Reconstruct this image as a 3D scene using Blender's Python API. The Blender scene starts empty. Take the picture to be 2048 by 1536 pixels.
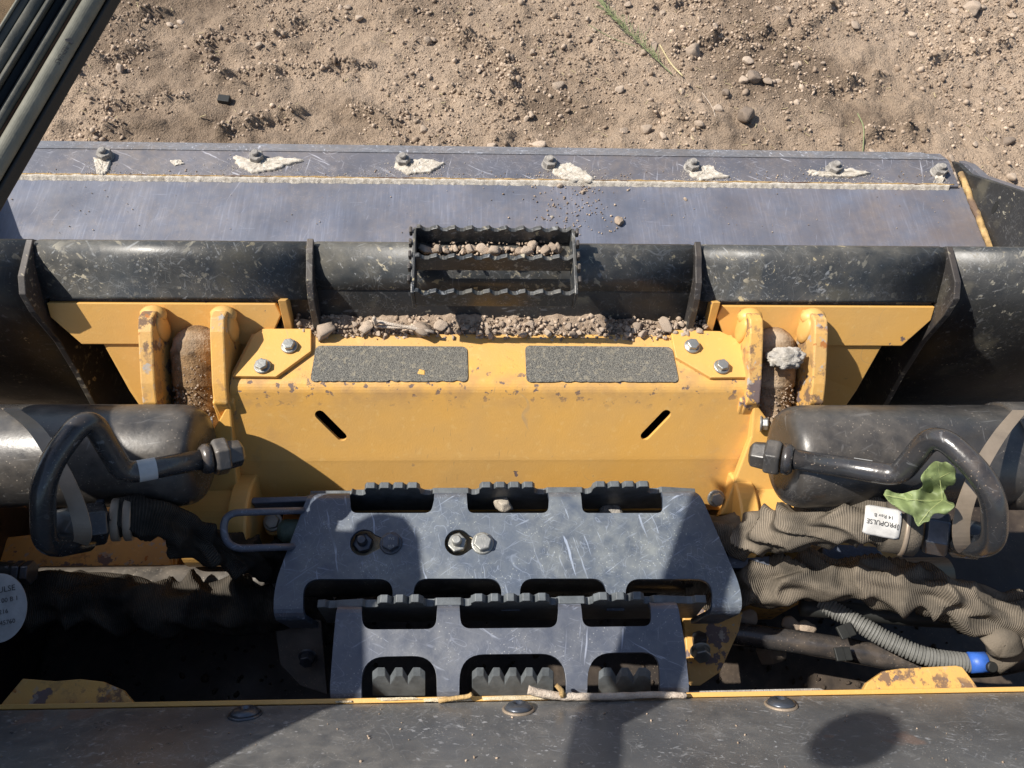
import bpy, bmesh, math, random
import numpy as np
from mathutils import Vector, Matrix, noise
rad = math.radians
random.seed(7); rng = np.random.default_rng(7)
SC = bpy.context.scene
COL = SC.collection
# ------------------------------------------------------------------ camera, sky, sun
PIT, PAN = rad(62), rad(2.4)
_f = np.array([0, math.cos(PIT), -math.sin(PIT)]); CU = np.array([0, math.sin(PIT), math.cos(PIT)]); _r = np.array([1., 0, 0])
CF = _f*math.cos(PAN) + _r*math.sin(PAN); CR = _r*math.cos(PAN) - _f*math.sin(PAN)
CP = np.array([-.02, 0, 1.5])
cam = bpy.data.objects.new('camera', bpy.data.cameras.new('camera')); COL.objects.link(cam)
cam.data.sensor_width = 36; cam.data.lens = 36*1500/2048; cam.data.clip_start = .02; cam.data.clip_end = 400
m3 = Matrix((CR, CU, -CF)).transposed(); cam.matrix_world = Matrix.Translation(CP) @ m3.to_4x4()
SC.camera = cam
L = Vector((.64, -.09, -.765)).normalized()
w = bpy.data.worlds.new('World'); SC.world = w; w.use_nodes = True
nt = w.node_tree; bg = nt.nodes['Background']; sk = nt.nodes.new('ShaderNodeTexSky'); sk.sky_type = 'NISHITA'; sk.sun_disc = False
sk.sun_elevation = math.asin(-L.z); sk.sun_rotation = math.atan2(-L.x, -L.y) % (2*math.pi); sk.air_density = 1; sk.dust_density = 1
nt.links.new(sk.outputs[0], bg.inputs[0]); bg.inputs[1].default_value = .085
sl = bpy.data.lights.new('sun', 'SUN'); sl.energy = 5.0; sl.angle = rad(.55); sl.color = (1, .94, .85)
so = bpy.data.objects.new('sun', sl); COL.objects.link(so); so.rotation_euler = (-L).to_track_quat('Z', 'Y').to_euler(); so.location = (-5, 1, 6)
SC.view_settings.view_transform = 'Standard'; SC.view_settings.look = 'None'; SC.view_settings.gamma = 1; SC.view_settings.use_curve_mapping = False
SC.view_settings.exposure = .42
SC.cycles.max_bounces = 6; SC.cycles.diffuse_bounces = 3; SC.cycles.glossy_bounces = 3

def U(px, py, z=None, Y=None, D=None, X=None):
    "a place in the world measured off the photograph: at height z, on the plane y=Y or x=X, or at range D"
    d = CR*(px-1024)/1500 + CU*(768-py)/1500 + CF
    if z is not None: t = (z-CP[2])/d[2]
    elif Y is not None: t = Y/d[1]
    elif X is not None: t = (X-CP[0])/d[0]
    else: t = D
    return Vector(CP + d*t)

# ------------------------------------------------------------------ materials
class MT:
    def __init__(s, name, rough=.5, metal=0., spec=.5):
        s.m = bpy.data.materials.new(name); s.m.use_nodes = True; s.t = s.m.node_tree; s.n = s.t.nodes; s.b = s.n['Principled BSDF']
        s.b.inputs['Metallic'].default_value = metal; s.b.inputs['Specular IOR Level'].default_value = spec
        s.tc = s.n.new('ShaderNodeTexCoord'); s.col = None; s.rg = rough; s.h = None
    def lk(s, a, b):
        if hasattr(a, 'links'): s.t.links.new(a, b)
        elif b.type == 'RGBA': b.default_value = (*a, 1) if len(a) == 3 else a
        else: b.default_value = a
    def co(s, sc=(1, 1, 1), rot=(0, 0, 0), uv=False, warp=0, wsc=20):
        o = s.tc.outputs['UV' if uv else 'Object']
        if warp:
            nz = s.n.new('ShaderNodeTexNoise'); nz.inputs['Scale'].default_value = wsc; nz.inputs['Detail'].default_value = 2; s.lk(o, nz.inputs['Vector'])
            v = s.n.new('ShaderNodeVectorMath'); v.operation = 'MULTIPLY_ADD'; s.lk(nz.outputs['Color'], v.inputs[0]); v.inputs[1].default_value = (warp,)*3; s.lk(o, v.inputs[2]); o = v.outputs[0]
        if any(rot): m0 = s.n.new('ShaderNodeMapping'); m0.inputs['Rotation'].default_value = rot; s.lk(o, m0.inputs[0]); o = m0.outputs[0]
        mp = s.n.new('ShaderNodeMapping'); mp.inputs['Scale'].default_value = sc; s.lk(o, mp.inputs[0]); return mp.outputs[0]
    def rng(s, v, lo, hi, a=0., b=1.):
        r = s.n.new('ShaderNodeMapRange'); s.lk(v, r.inputs[0]); r.inputs[1].default_value = lo; r.inputs[2].default_value = hi; r.inputs[3].default_value = a; r.inputs[4].default_value = b; return r.outputs[0]
    def noise(s, sc, lo=.4, hi=.6, det=5, co=None, a=0., b=1., ro=.55):
        n = s.n.new('ShaderNodeTexNoise'); n.inputs['Scale'].default_value = sc; n.inputs['Detail'].default_value = det; n.inputs['Roughness'].default_value = ro
        s.lk(co or s.tc.outputs['Object'], n.inputs['Vector']); return s.rng(n.outputs[0], lo, hi, a, b)
    def cracks(s, sc, thr, co=None):
        v = s.n.new('ShaderNodeTexVoronoi'); v.feature = 'DISTANCE_TO_EDGE'; v.inputs['Scale'].default_value = sc; s.lk(co or s.tc.outputs['Object'], v.inputs['Vector']); return s.rng(v.outputs[0], thr*.4, thr, 1, 0)
    def hair(s, sc, w_, co=None, det=2):
        n = s.n.new('ShaderNodeTexNoise'); n.inputs['Scale'].default_value = sc; n.inputs['Detail'].default_value = det; s.lk(co or s.tc.outputs['Object'], n.inputs['Vector'])
        v = s.op('SUBTRACT', n.outputs[0], .5); s.n[-1].use_clamp = False; ab = s.n.new('ShaderNodeMath'); ab.operation = 'ABSOLUTE'; s.lk(v, ab.inputs[0]); return s.rng(ab.outputs[0], w_*.3, w_, 1, 0)
    def dots(s, sc, r0, r1, co=None):
        v = s.n.new('ShaderNodeTexVoronoi'); v.inputs['Scale'].default_value = sc; s.lk(co or s.tc.outputs['Object'], v.inputs['Vector']); return s.rng(v.outputs['Distance'], r0, r1, 1, 0)
    def up(s, lo, hi, ax=2):
        g = s.n.new('ShaderNodeNewGeometry'); x = s.n.new('ShaderNodeSeparateXYZ'); s.lk(g.outputs['Normal'], x.inputs[0]); return s.rng(x.outputs[ax], lo, hi)
    def pos(s, ax, lo, hi, a=0., b=1.):
        x = s.n.new('ShaderNodeSeparateXYZ'); s.lk(s.tc.outputs['Object'], x.inputs[0]); return s.rng(x.outputs[ax], lo, hi, a, b)
    def op(s, o, a, b):
        m = s.n.new('ShaderNodeMath'); m.operation = o; m.use_clamp = (o != 'ADD'); s.lk(a, m.inputs[0]); s.lk(b, m.inputs[1]); return m.outputs[0]
    def mul(s, *a):
        r = a[0]
        for x in a[1:]: r = s.op('MULTIPLY', r, x)
        return r
    def mx(s, *a):
        r = a[0]
        for x in a[1:]: r = s.op('MAXIMUM', r, x)
        return r
    def mixc(s, f, a, b):
        m = s.n.new('ShaderNodeMix'); m.data_type = 'RGBA'; s.lk(f, m.inputs[0]); s.lk(a, m.inputs[6]); s.lk(b, m.inputs[7]); return m.outputs[2]
    def mixf(s, f, a, b):
        m = s.n.new('ShaderNodeMix'); s.lk(f, m.inputs[0]); s.lk(a, m.inputs[2]); s.lk(b, m.inputs[3]); return m.outputs[0]
    def lay(s, f, col, rough=None, h=0):
        s.col = s.mixc(f, s.col, col)
        if rough is not None: s.rg = s.mixf(f, s.rg, rough)
        if h: s.hgt(f, h)
    def hgt(s, f, k):
        v = s.op('MULTIPLY', f, k); s.n[-1].use_clamp = False
        s.h = v if s.h is None else s.op('ADD', s.h, v)
    def done(s, bump=.3, dist=.001):
        s.lk(s.col, s.b.inputs['Base Color']); s.lk(s.rg, s.b.inputs['Roughness'])
        if s.h is not None:
            b = s.n.new('ShaderNodeBump'); b.inputs['Strength'].default_value = bump; b.inputs['Distance'].default_value = dist; s.lk(s.h, b.inputs['Height']); s.lk(b.outputs[0], s.b.inputs['Normal'])
        return s.m
DUST = (.36, .27, .19)

def steel(name, base, rough=.38, dust=.5, scr=.5, chips=0, rdir=0, dcol=DUST, metal=0., spec=.6, peel=0, dense=0., streak=0):
    m = MT(name, rough, metal, spec)
    m.col = m.mixc(m.noise(9, .3, .7), tuple(c*.8 for c in base), tuple(min(1, c*1.25) for c in base))
    m.rg = m.noise(14, .3, .7, a=rough*.75, b=rough*1.35)
    c1 = m.co((4, 90, 90), (0, 0, rdir+.5), warp=.01); c2 = m.co((90, 5, 90), (0, 0, rdir+.15)); c3 = m.co(warp=.06, wsc=9)
    s1 = m.mul(m.noise(2, .66-dense*.3, .70-dense*.3, 3, c1), m.noise(16, .42, .6)); s2 = m.mul(m.noise(2, .66-dense*.2, .71-dense*.2, 3, c2), m.noise(11, .45, .6))
    s5 = m.mul(m.mx(m.noise(2, .66-dense*.3, .71-dense*.3, 3, m.co((140, 14, 60), (0, 0, 1.1), warp=.01)), m.noise(2, .66-dense*.3, .71-dense*.3, 3, m.co((14, 150, 60), (0, 0, .35), warp=.02))), m.noise(20, .4, .6), .55)
    s3 = m.mul(m.hair(11, .0035, m.co((1, 2.2, 1), (0, 0, rdir+.4))), m.noise(17, .5-dense, .62-dense), .35); s4 = m.mul(m.mx(m.hair(24, .006, m.co((2.5, 1, 1), (0, 0, rdir-.5))), m.hair(30, .006, m.co((1, 2.5, 1), (0, 0, .3), warp=.02))), m.noise(24, .5-dense, .62-dense), .4)
    m.lay(m.mul(m.mx(s1, s2, s3, s4, s5), scr), tuple(min(1, c*3+.14) for c in base), rough+.15)
    if streak:
        m.lay(m.mul(m.noise(2, .52, .72, 4, m.co((150, 9, 9))), m.noise(9, .35, .6), streak), tuple(min(1, c*2.1+.05) for c in base), rough+.1); m.lay(m.mul(m.noise(2, .5, .75, 4, m.co((60, 4, 4))), streak), tuple(c*.6 for c in base))
        m.lay(m.mul(m.pos(0, .35, 1.0), m.noise(11, .35, .7, 6), .7), (.16, .12, .10), .6)
    film = m.mul(m.noise(6, .32, .72, 6), m.noise(60, .2, .75, 5)); m.lay(m.mul(film, dust, m.up(-.1, .9)), dcol, .7)
    sp = m.mul(m.dots(260, .08, .2), m.noise(30, .48, .6)); m.lay(m.mul(sp, min(1, dust*1.3)), tuple(c*1.3 for c in dcol), .9)
    if chips:
        c = m.noise(60, .71-.04*chips, .73-.04*chips, 5, ro=.6); m.lay(m.mul(c, m.noise(9, .45, .55)), (.42, .35, .21), .8, -1)
        c = m.mul(m.noise(150, .66-.04*chips, .70-.04*chips, 3, m.co((.3, 1, 1), (0, 0, .8))), m.noise(14, .5, .62)); m.lay(c, (.34, .30, .22), .8)
        c = m.mul(m.noise(130, .66-.04*chips, .70-.04*chips, 3, m.co((1, .25, 1), (0, 0, .4))), m.noise(11, .52, .66)); m.lay(c, (.26, .24, .19), .8)
        m.lay(m.mul(m.noise(16, .55, .7, 7), .7), (.10, .09, .065), .8)
    if peel:
        c = m.noise(7, .64, .66, 4); m.lay(m.mul(c, peel), (.22, .13, .09), .8)
    m.hgt(m.noise(320, .3, .7, 3), .25)
    return m.done(.25)
def yellow(name, chips=.4, dirt=.3, base=(.72, .395, .095), rough=.42, band=False):
    m = MT(name, rough, 0, .5)
    m.col = m.mixc(m.noise(5, .3, .7), base, (base[0]*1.05, base[1]*1.1, base[2]*1.35))
    m.lay(m.mul(m.noise(10, .4, .75, 6), dirt), (.42, .28, .13), .7)
    m.lay(m.mul(m.noise(120, .60, .72, 3), .35*dirt+.1), (.85, .6, .25), .6)
    m.lay(m.mul(m.noise(30, .72, .73, 4), m.noise(7, .5, .6)), (.16, .10, .08), .75, -.8)
    m.lay(m.noise(26, .72-.24*chips, .735-.24*chips, 6, ro=.62), (.17, .125, .12), .7, -1)
    m.lay(m.mul(m.noise(60, .70-.2*chips, .74-.2*chips, 5), m.noise(9, .45, .6), .8), (.30, .17, .09), .8)
    m.lay(m.mul(m.hair(7, .0022), m.noise(9, .5, .6), .5), (.42, .3, .18), .7)
    if chips > .5:
        k = m.mul(m.noise(45, .50, .56, 7, ro=.7), m.noise(8, .46, .56)); m.lay(k, (.20, .125, .075), .85, -.5)
        m.lay(m.mul(m.noise(85, .60, .64, 5), m.noise(10, .46, .56)), (.40, .36, .31), .8)
        m.lay(m.mul(m.noise(60, .62, .66, 5), m.noise(12, .5, .6)), (.42, .16, .04), .85)
    else: m.lay(m.mul(m.noise(3.5, .5, .7, 4), .22), (.50, .36, .2), .7)
    if band:   # wear where boots meet the folded corner, grime toward the ends
        k = m.mul(m.pos(1, .402, .418), m.pos(1, .452, .432))
        m.lay(m.mul(k, m.noise(40, .42, .7, 7), .55), (.34, .20, .10), .8)
        m.lay(m.mul(k, m.noise(95, .60, .63, 5)), (.17, .12, .10), .75, -1)
        m.lay(m.mul(m.pos(1, .44, .47), m.noise(14, .35, .7, 7), .45), (.46, .32, .17), .8)
        e = m.mx(m.pos(0, .24, .32), m.pos(0, -.24, -.32)); m.lay(m.mul(e, m.noise(30, .5, .66, 7), .5), (.26, .17, .11), .8)
        m.lay(m.mul(m.noise(2, .68, .72, 2, m.co((160, 18, 18), (0, 0, .2))), m.noise(9, .5, .6), .6), (.30, .2, .12), .7)
    m.hgt(m.noise(500, .3, .7, 3), .3); m.hgt(m.noise(40, .3, .7, 2), .5)
    return m.done(.28)
def soil_like(name, a, b, c=None, rough=.95, sc=40):
    m = MT(name, rough, 0, .15); m.col = m.mixc(m.noise(sc, .3, .7, 6), a, b)
    if c: m.lay(m.noise(sc*.2, .5, .62, 5), c)
    m.hgt(m.noise(sc*6, .25, .75, 6), 1); return m.done(.6, .002)
def simple(name, c, rough=.5, metal=0, var=.15, sc=60, bump=.2):
    m = MT(name, rough, metal); m.col = m.mixc(m.noise(sc, .3, .7), tuple(x*(1-var) for x in c), tuple(min(1, x*(1+var)) for x in c))
    m.hgt(m.noise(sc*5, .3, .7), .5); return m.done(bump)

M = {}
M['floor'] = steel('bucket_floor_steel', (.125, .138, .180), .36, .35, .2, streak=.35, rdir=1.4, spec=.8)
M['edge'] = steel('worn_edge_steel', (.105, .108, .13), .40, .45, .8, dense=.06, spec=.8)
M['blade'] = steel('worn_blade_steel', (.13, .14, .165), .38, .5, 1, dense=.12, rdir=.9, spec=.9)
M['rail'] = steel('scraped_black_paint', (.026, .030, .034), .36, .8, 1, chips=1.3, dense=.08, rdir=.6, dcol=(.25, .225, .18))
M['bwall'] = steel('black_bucket_paint', (.018, .019, .021), .45, .35, .6, dense=.04, chips=.35, rdir=1.2, dcol=(.18, .17, .13))
M['gus'] = steel('rusty_gusset_paint', (.032, .029, .028), .5, .3, .8, chips=1.4)
M['plate'] = steel('scuffed_step_plate', (.060, .080, .120), .36, .55, .9, dense=.09, rdir=.8, dcol=(.40, .42, .38), spec=.7)
M['plate2'] = steel('low_step_plate', (.062, .074, .106), .36, .5, .7, dense=.05, dcol=(.34, .34, .33), spec=.7)
M['tooth'] = simple('tooth_paint', (.105, .118, .128), .5, 0, .3, 80)
M['deck'] = steel('dusty_deck_steel', (.10, .103, .108), .27, 1.3, .8, rdir=.1, dense=.05, dcol=(.32, .30, .27), peel=.5, spec=.6)
M['cyl'] = steel('dusty_cylinder_paint', (.032, .031, .031), .27, .8, .4, rdir=1.3, dense=.02, dcol=(.235, .20, .16), spec=.6)
M['pipe'] = steel('hard_line_paint', (.020, .022, .026), .20, .5, .45, dcol=(.28, .21, .15), spec=.7)
M['belly'] = steel('oily_belly', (.022, .016, .013), .5, .3, .1)
M['ypl'] = yellow('yellow_paint', .22, .3)
M['ypl2'] = yellow('worn_yellow_paint', .55, .8)
M['ycov'] = yellow('cover_yellow_paint', .10, .4, band=True)
M['yclean'] = yellow('clean_yellow_paint', .05, .25)
M['rust'] = soil_like('rusty_caked_steel', (.07, .045, .028), (.36, .23, .12), (.44, .34, .24), sc=70)
M['strap'] = simple('strap_steel', (.30, .24, .18), .5, .3, .2, 30)
M['zinc'] = simple('zinc_plated_steel', (.40, .40, .37), .42, .7, .2, 90)
M['dkbolt'] = simple('dark_bolt_steel', (.10, .11, .13), .35, .6, .3, 60)
M['nut'] = soil_like('dusty_nut_steel', (.20, .19, .18), (.45, .42, .38), sc=80)
M['dustpatch'] = soil_like('pale_dust_crust', (.44, .39, .32), (.76, .71, .63), sc=120)
M['weld'] = soil_like('rusty_weld', (.28, .18, .08), (.62, .43, .2), (.16, .11, .08), sc=60)
M['leaf'] = simple('leaf_green', (.17, .215, .085), .6, 0, .4, 45)
M['wood'] = soil_like('dry_wood', (.42, .34, .27), (.62, .54, .45), sc=90)
M['straw'] = simple('straw', (.50, .42, .24), .8)
M['sprig'] = simple('green_stem', (.22, .25, .12), .8)
M['mud'] = soil_like('grey_mud', (.26, .235, .20), (.60, .56, .50), (.75, .72, .66), sc=110)
M['rubber'] = simple('black_rubber', (.016, .017, .016), .6, 0, .3, 40)
M['blue'] = simple('blue_tape', (.04, .13, .50), .45)
M['label'] = simple('white_label', (.50, .49, .47), .6, 0, .2, 60)
M['ink'] = simple('black_ink', (.03, .03, .03), .6)
M['ink2'] = simple('grey_ink', (.07, .068, .065), .7)
M['foam'] = soil_like('cream_foam_strip', (.60, .50, .33), (.72, .62, .45), sc=150)
M['green'] = simple('green_cap', (.09, .13, .10), .5, 0, .3, 120, .6)
def grip():
    m = MT('grip_tape', .9, 0, .3); m.col = m.mixc(m.noise(700, .35, .65, 4), (.06, .06, .057), (.26, .25, .22)); m.lay(m.mul(m.noise(180, .55, .65, 4), .6), (.36, .32, .24)); m.lay(m.mul(m.noise(12, .4, .7), .35), (.22, .2, .16))
    m.hgt(m.noise(900, .3, .7, 2), 1); return m.done(.8)
M['grip'] = grip()
def fabric(name, a, b, dusty):
    m = MT(name, .95, 0, .1); m.col = m.mixc(m.noise(26, .3, .7, 5), a, b)
    wv = m.n.new('ShaderNodeTexWave'); wv.inputs['Scale'].default_value = 1; wv.inputs['Distortion'].default_value = .6; wv.inputs['Detail'].default_value = 1
    m.lk(m.co((165, 0, 0), uv=True), wv.inputs['Vector'])
    m.lay(m.mul(m.noise(22, .38, .62, 7), m.up(-.2, .7), dusty), (.34, .285, .22))
    m.col = m.mixc(m.rng(wv.outputs[1], .2, .8, .45, 0), m.col, tuple(x*.35 for x in a))
    m.hgt(wv.outputs[1], 1); m.hgt(m.noise(600, .3, .7), .4); return m.done(.8, .0012)
M['sleeve'] = fabric('dusty_woven_sleeve', (.075, .066, .054), (.15, .13, .105), .75)
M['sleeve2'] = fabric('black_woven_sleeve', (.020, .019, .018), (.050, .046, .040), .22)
def seal():
    m = MT('pillar_rubber', .5, 0, .4); m.col = m.mixc(m.noise(30, .3, .7), (.035, .038, .034), (.07, .072, .062)); m.lay(m.mul(m.noise(60, .4, .7, 6), .5), (.14, .13, .10), .8); m.hgt(m.noise(300, .3, .7), .4); return m.done(.3)
M['seal'] = seal()
def seal_top():
    m = MT('seal_lip', .6, 0, .4); m.col = m.mixc(m.noise(50, .3, .7, 6), (.125, .125, .10), (.20, .195, .155)); m.hgt(m.noise(300, .3, .7), .4); return m.done(.3)
M['seal2'] = seal_top()
M['sealrust'] = soil_like('rust_line', (.09, .045, .025), (.16, .09, .05), sc=90)
def glass():
    m = MT('tinted_dirty_glass', .15); m.col = (.5, .47, .40); m.b.inputs['Transmission Weight'].default_value = 1; m.b.inputs['IOR'].default_value = 1.1
    return m.done()
M['glass'] = glass()
def stone_mat(name, a, b):
    m = MT(name, .9, 0, .2)
    oi = m.n.new('ShaderNodeObjectInfo'); m.col = m.mixc(oi.outputs['Random'], a, b)
    m.col = m.mixc(m.noise(90, .3, .7, 5, a=0, b=.5), m.col, (.52, .42, .33)); m.lay(m.mul(m.noise(45, .55, .7), .3), (.16, .11, .09))
    m.hgt(m.noise(260, .25, .75, 5), 1); return m.done(.5, .002)
M['stone'] = stone_mat('stone', (.32, .25, .19), (.56, .45, .35))
M['stone_dk'] = stone_mat('dark_stone', (.12, .09, .07), (.19, .15, .12))
M['stone_lt'] = stone_mat('pale_stone', (.55, .50, .42), (.62, .57, .48))
def crumbs():
    m = MT('gravel_crumbs', .95, 0, .15); gi = m.n.new('ShaderNodeNewGeometry'); m.col = m.mixc(m.rng(gi.outputs['Random Per Island'], 0, 1, 0, 1), (.19, .14, .10), (.60, .48, .37)); m.col = m.mixc(m.noise(160, .35, .65, 3, a=0, b=.35), m.col, (.40, .30, .22)); m.lay(m.mul(m.noise(3.1, .48, .6, 4), .4), (.16, .115, .085)); m.hgt(m.noise(300, .3, .7), .5); return m.done(.5)
M['crumb'] = crumbs()
def dirt():
    m = MT('dry_dirt', .97, 0, .1)
    m.col = m.mixc(m.noise(2.2, .3, .7, 6), (.38, .285, .205), (.52, .405, .305))
    m.lay(m.mul(m.noise(1.7, .48, .60, 6), .85), (.15, .11, .08)); m.lay(m.mul(m.noise(40, .35, .7, 8, ro=.7), .5), (.42, .32, .23))
    m.lay(m.mul(m.noise(110, .56, .66, 6), .5), (.12, .085, .06)); m.lay(m.mul(m.dots(120, .12, .2), m.noise(20, .5, .6), .7), (.55, .44, .34))
    m.hgt(m.noise(50, .2, .8, 9, ro=.68), 3); m.hgt(m.noise(220, .3, .7, 5), 1); return m.done(.9, .004)
M['dirt'] = dirt()
M['soil'] = soil_like('loose_soil', (.24, .175, .125), (.46, .36, .27), sc=120)

# ------------------------------------------------------------------ builders
def root(name, label, cat, loc=(0, 0, 0), group=None):
    o = bpy.data.objects.new(name, None); COL.objects.link(o); o.location = loc; o.empty_display_size = .05
    o['label'] = label; o['category'] = cat
    if group: o['group'] = group
    return o
def tag(o, label, cat, group=None):
    o['label'] = label; o['category'] = cat
    if group: o['group'] = group
    return o
def ob(name, v, f, mat, par=None, bev=0, seg=2, smooth=False, solid=0, label=None, uv=None, local=False, subd=0):
    me = bpy.data.meshes.new(name); me.from_pydata([tuple(x) for x in v], [], [tuple(x) for x in f]); me.materials.append(M[mat] if isinstance(mat, str) else mat)
    if uv is not None:
        ul = me.uv_layers.new(name='UVMap')
        for l in me.loops: ul.data[l.index].uv = uv[l.vertex_index]
    if smooth: me.polygons.foreach_set('use_smooth', [True]*len(me.polygons))
    me.update()
    o = bpy.data.objects.new(name, me); COL.objects.link(o)
    if par is not None:
        o.parent = par
        if not local:
            q = par; off = Vector()
            while q: off += q.location; q = q.parent
            o.location = -off
    if solid:
        s = o.modifiers.new('s', 'SOLIDIFY'); s.thickness = solid; s.offset = -1
    if bev:
        b = o.modifiers.new('b', 'BEVEL'); b.width = bev; b.segments = seg; b.limit_method = 'ANGLE'; b.angle_limit = rad(35); b.harden_normals = False
    if subd:
        b = o.modifiers.new('u', 'SUBSURF'); b.levels = subd; b.render_levels = subd
    if label: o['label'] = label
    return o
def box(x0, x1, y0, y1, z0, z1):
    v = [(x, y, z) for x in (x0, x1) for y in (y0, y1) for z in (z0, z1)]
    return v, [(0, 1, 3, 2), (4, 6, 7, 5), (0, 4, 5, 1), (2, 3, 7, 6), (0, 2, 6, 4), (1, 5, 7, 3)]
def merge(*parts):
    v = []; f = []
    for a, b in parts:
        n = len(v); v += list(a); f += [tuple(i+n for i in q) for q in b]
    return v, f
def prism(pts, vec):
    "solid between the outline pts and the same outline moved by vec"
    n = len(pts); vec = Vector(vec); pts = [Vector(p) for p in pts]
    nrm = Vector()
    for i in range(n): nrm += pts[i].cross(pts[(i+1) % n])
    if nrm.dot(vec) > 0: pts = pts[::-1]
    v = pts + [p+vec for p in pts]
    return v, [tuple(range(n)), tuple(reversed(range(n, 2*n)))] + [(i, i+n, (i+1) % n+n, (i+1) % n)[::1] for i in range(n)]
def slab(px, z, vec): return prism([U(p[0], p[1], p[2] if len(p) > 2 else z) for p in px], vec)
def yz(poly, x0, x1): return prism([(x0, y, z) for y, z in poly], (x1-x0, 0, 0))
def extr(prof, x0, x1, nx=1):
    "open sheet: the (y,z) profile drawn out along x"
    v = []; f = []; n = len(prof)
    for i in range(nx+1):
        x = x0+(x1-x0)*i/nx
        v += [(x, y, z) for y, z in prof]
    for i in range(nx):
        for j in range(n-1): f.append((i*n+j, i*n+j+1, (i+1)*n+j+1, (i+1)*n+j))
    return v, f
def arc(cx, cy, r, a0, a1, n):
    return [(cx+r*math.cos(rad(a0+(a1-a0)*i/n)), cy+r*math.sin(rad(a0+(a1-a0)*i/n))) for i in range(n+1)]
def catmull(p, n=8):
    p = [Vector(q) for q in p]; q = [p[0]*2-p[1]] + p + [p[-1]*2-p[-2]]; out = []
    for i in range(1, len(q)-2):
        for k in range(n):
            t = k/n; a, b, c, d = q[i-1:i+3]
            out.append(.5*((2*b)+(c-a)*t+(2*a-5*b+4*c-d)*t*t+(3*b-a-3*c+d)*t**3))
    return out+[p[-1]]
def fillet(p, r, n=8):
    p = [Vector(q) for q in p]; out = [p[0]]
    for i in range(1, len(p)-1):
        a = (p[i-1]-p[i]); b = (p[i+1]-p[i]); rr = min(r if not isinstance(r, (list, tuple)) else r[i-1], a.length*.49, b.length*.49)
        A = p[i]+a.normalized()*rr; B = p[i]+b.normalized()*rr
        for k in range(n+1):
            t = k/n; out.append((1-t)**2*A+2*t*(1-t)*p[i]+t*t*B)
    return out+[p[-1]]
def tube(path, r, seg=20, caps=True):
    "r: number or f(length, angle, point index)"
    path = [Vector(q) for q in path]; n = len(path); v = []; f = []; uv = []
    T = [(path[min(i+1, n-1)]-path[max(i-1, 0)]).normalized() for i in range(n)]
    N = T[0].orthogonal().normalized(); ln = 0
    for i in range(n):
        if i: ln += (path[i]-path[i-1]).length
        N = (N-T[i]*N.dot(T[i])).normalized(); B = T[i].cross(N)
        for k in range(seg):
            a = 2*math.pi*k/seg; rr = r(ln, a, i) if callable(r) else r
            v.append(path[i]+N*math.cos(a)*rr+B*math.sin(a)*rr); uv.append((ln, k/seg))
    for i in range(n-1):
        for k in range(seg):
            k2 = (k+1) % seg; f.append((i*seg+k, i*seg+k2, (i+1)*seg+k2, (i+1)*seg+k))
    if caps: f.append(tuple(reversed(range(seg)))); f.append(tuple(range((n-1)*seg, n*seg)))
    return v, f, uv
def lathe(c, axis, prof, seg=32, flat=False, ph=.5):
    "prof: (distance along axis, radius)"
    c = Vector(c); ax = Vector(axis).normalized(); N = ax.orthogonal().normalized(); B = ax.cross(N); v = []; f = []
    for d, r in prof:
        for k in range(seg):
            a = 2*math.pi*(k+ph)/seg; v.append(c+ax*d+(N*math.cos(a)+B*math.sin(a))*r)
    for i in range(len(prof)-1):
        for k in range(seg): k2 = (k+1) % seg; f.append((i*seg+k, i*seg+k2, (i+1)*seg+k2, (i+1)*seg+k))
    f.append(tuple(reversed(range(seg)))); f.append(tuple(range((len(prof)-1)*seg, len(prof)*seg)))
    return v, f
def bolt(par, p, nrm, r=.008, h=.007, mat='zinc', stud=0, name='bolt', washer=1.45, spin=0, label=None, rim=True):
    "hex head (or nut with its stud) on a round flange"
    nrm = Vector(nrm).normalized(); q = nrm.to_track_quat('Z', 'Y').to_matrix() @ Matrix.Rotation(spin, 3, 'Z')
    parts = [lathe((0, 0, 0), (0, 0, 1), [(0, r*washer), (.0012, r*washer), (.0026, r*washer*.92)], 28)]
    parts.append(lathe((0, 0, .0018), (0, 0, 1), [(0, r*1.12), (h-.001, r*1.12), (h, r*1.0), (h+.0001, r*.55)], 6))
    if stud: parts.append(lathe((0, 0, h), (0, 0, 1), [(0, r*.55)]+[(stud*(i+.5)/9, r*(.55 if i % 2 else .5)) for i in range(8)]+[(stud, r*.42)], 20))
    v, f = merge(*parts); p = Vector(p); v = [p+q @ Vector(x) for x in v]
    return ob(name, v, f, mat, par, bev=.0004, seg=1, label=label)
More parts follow.
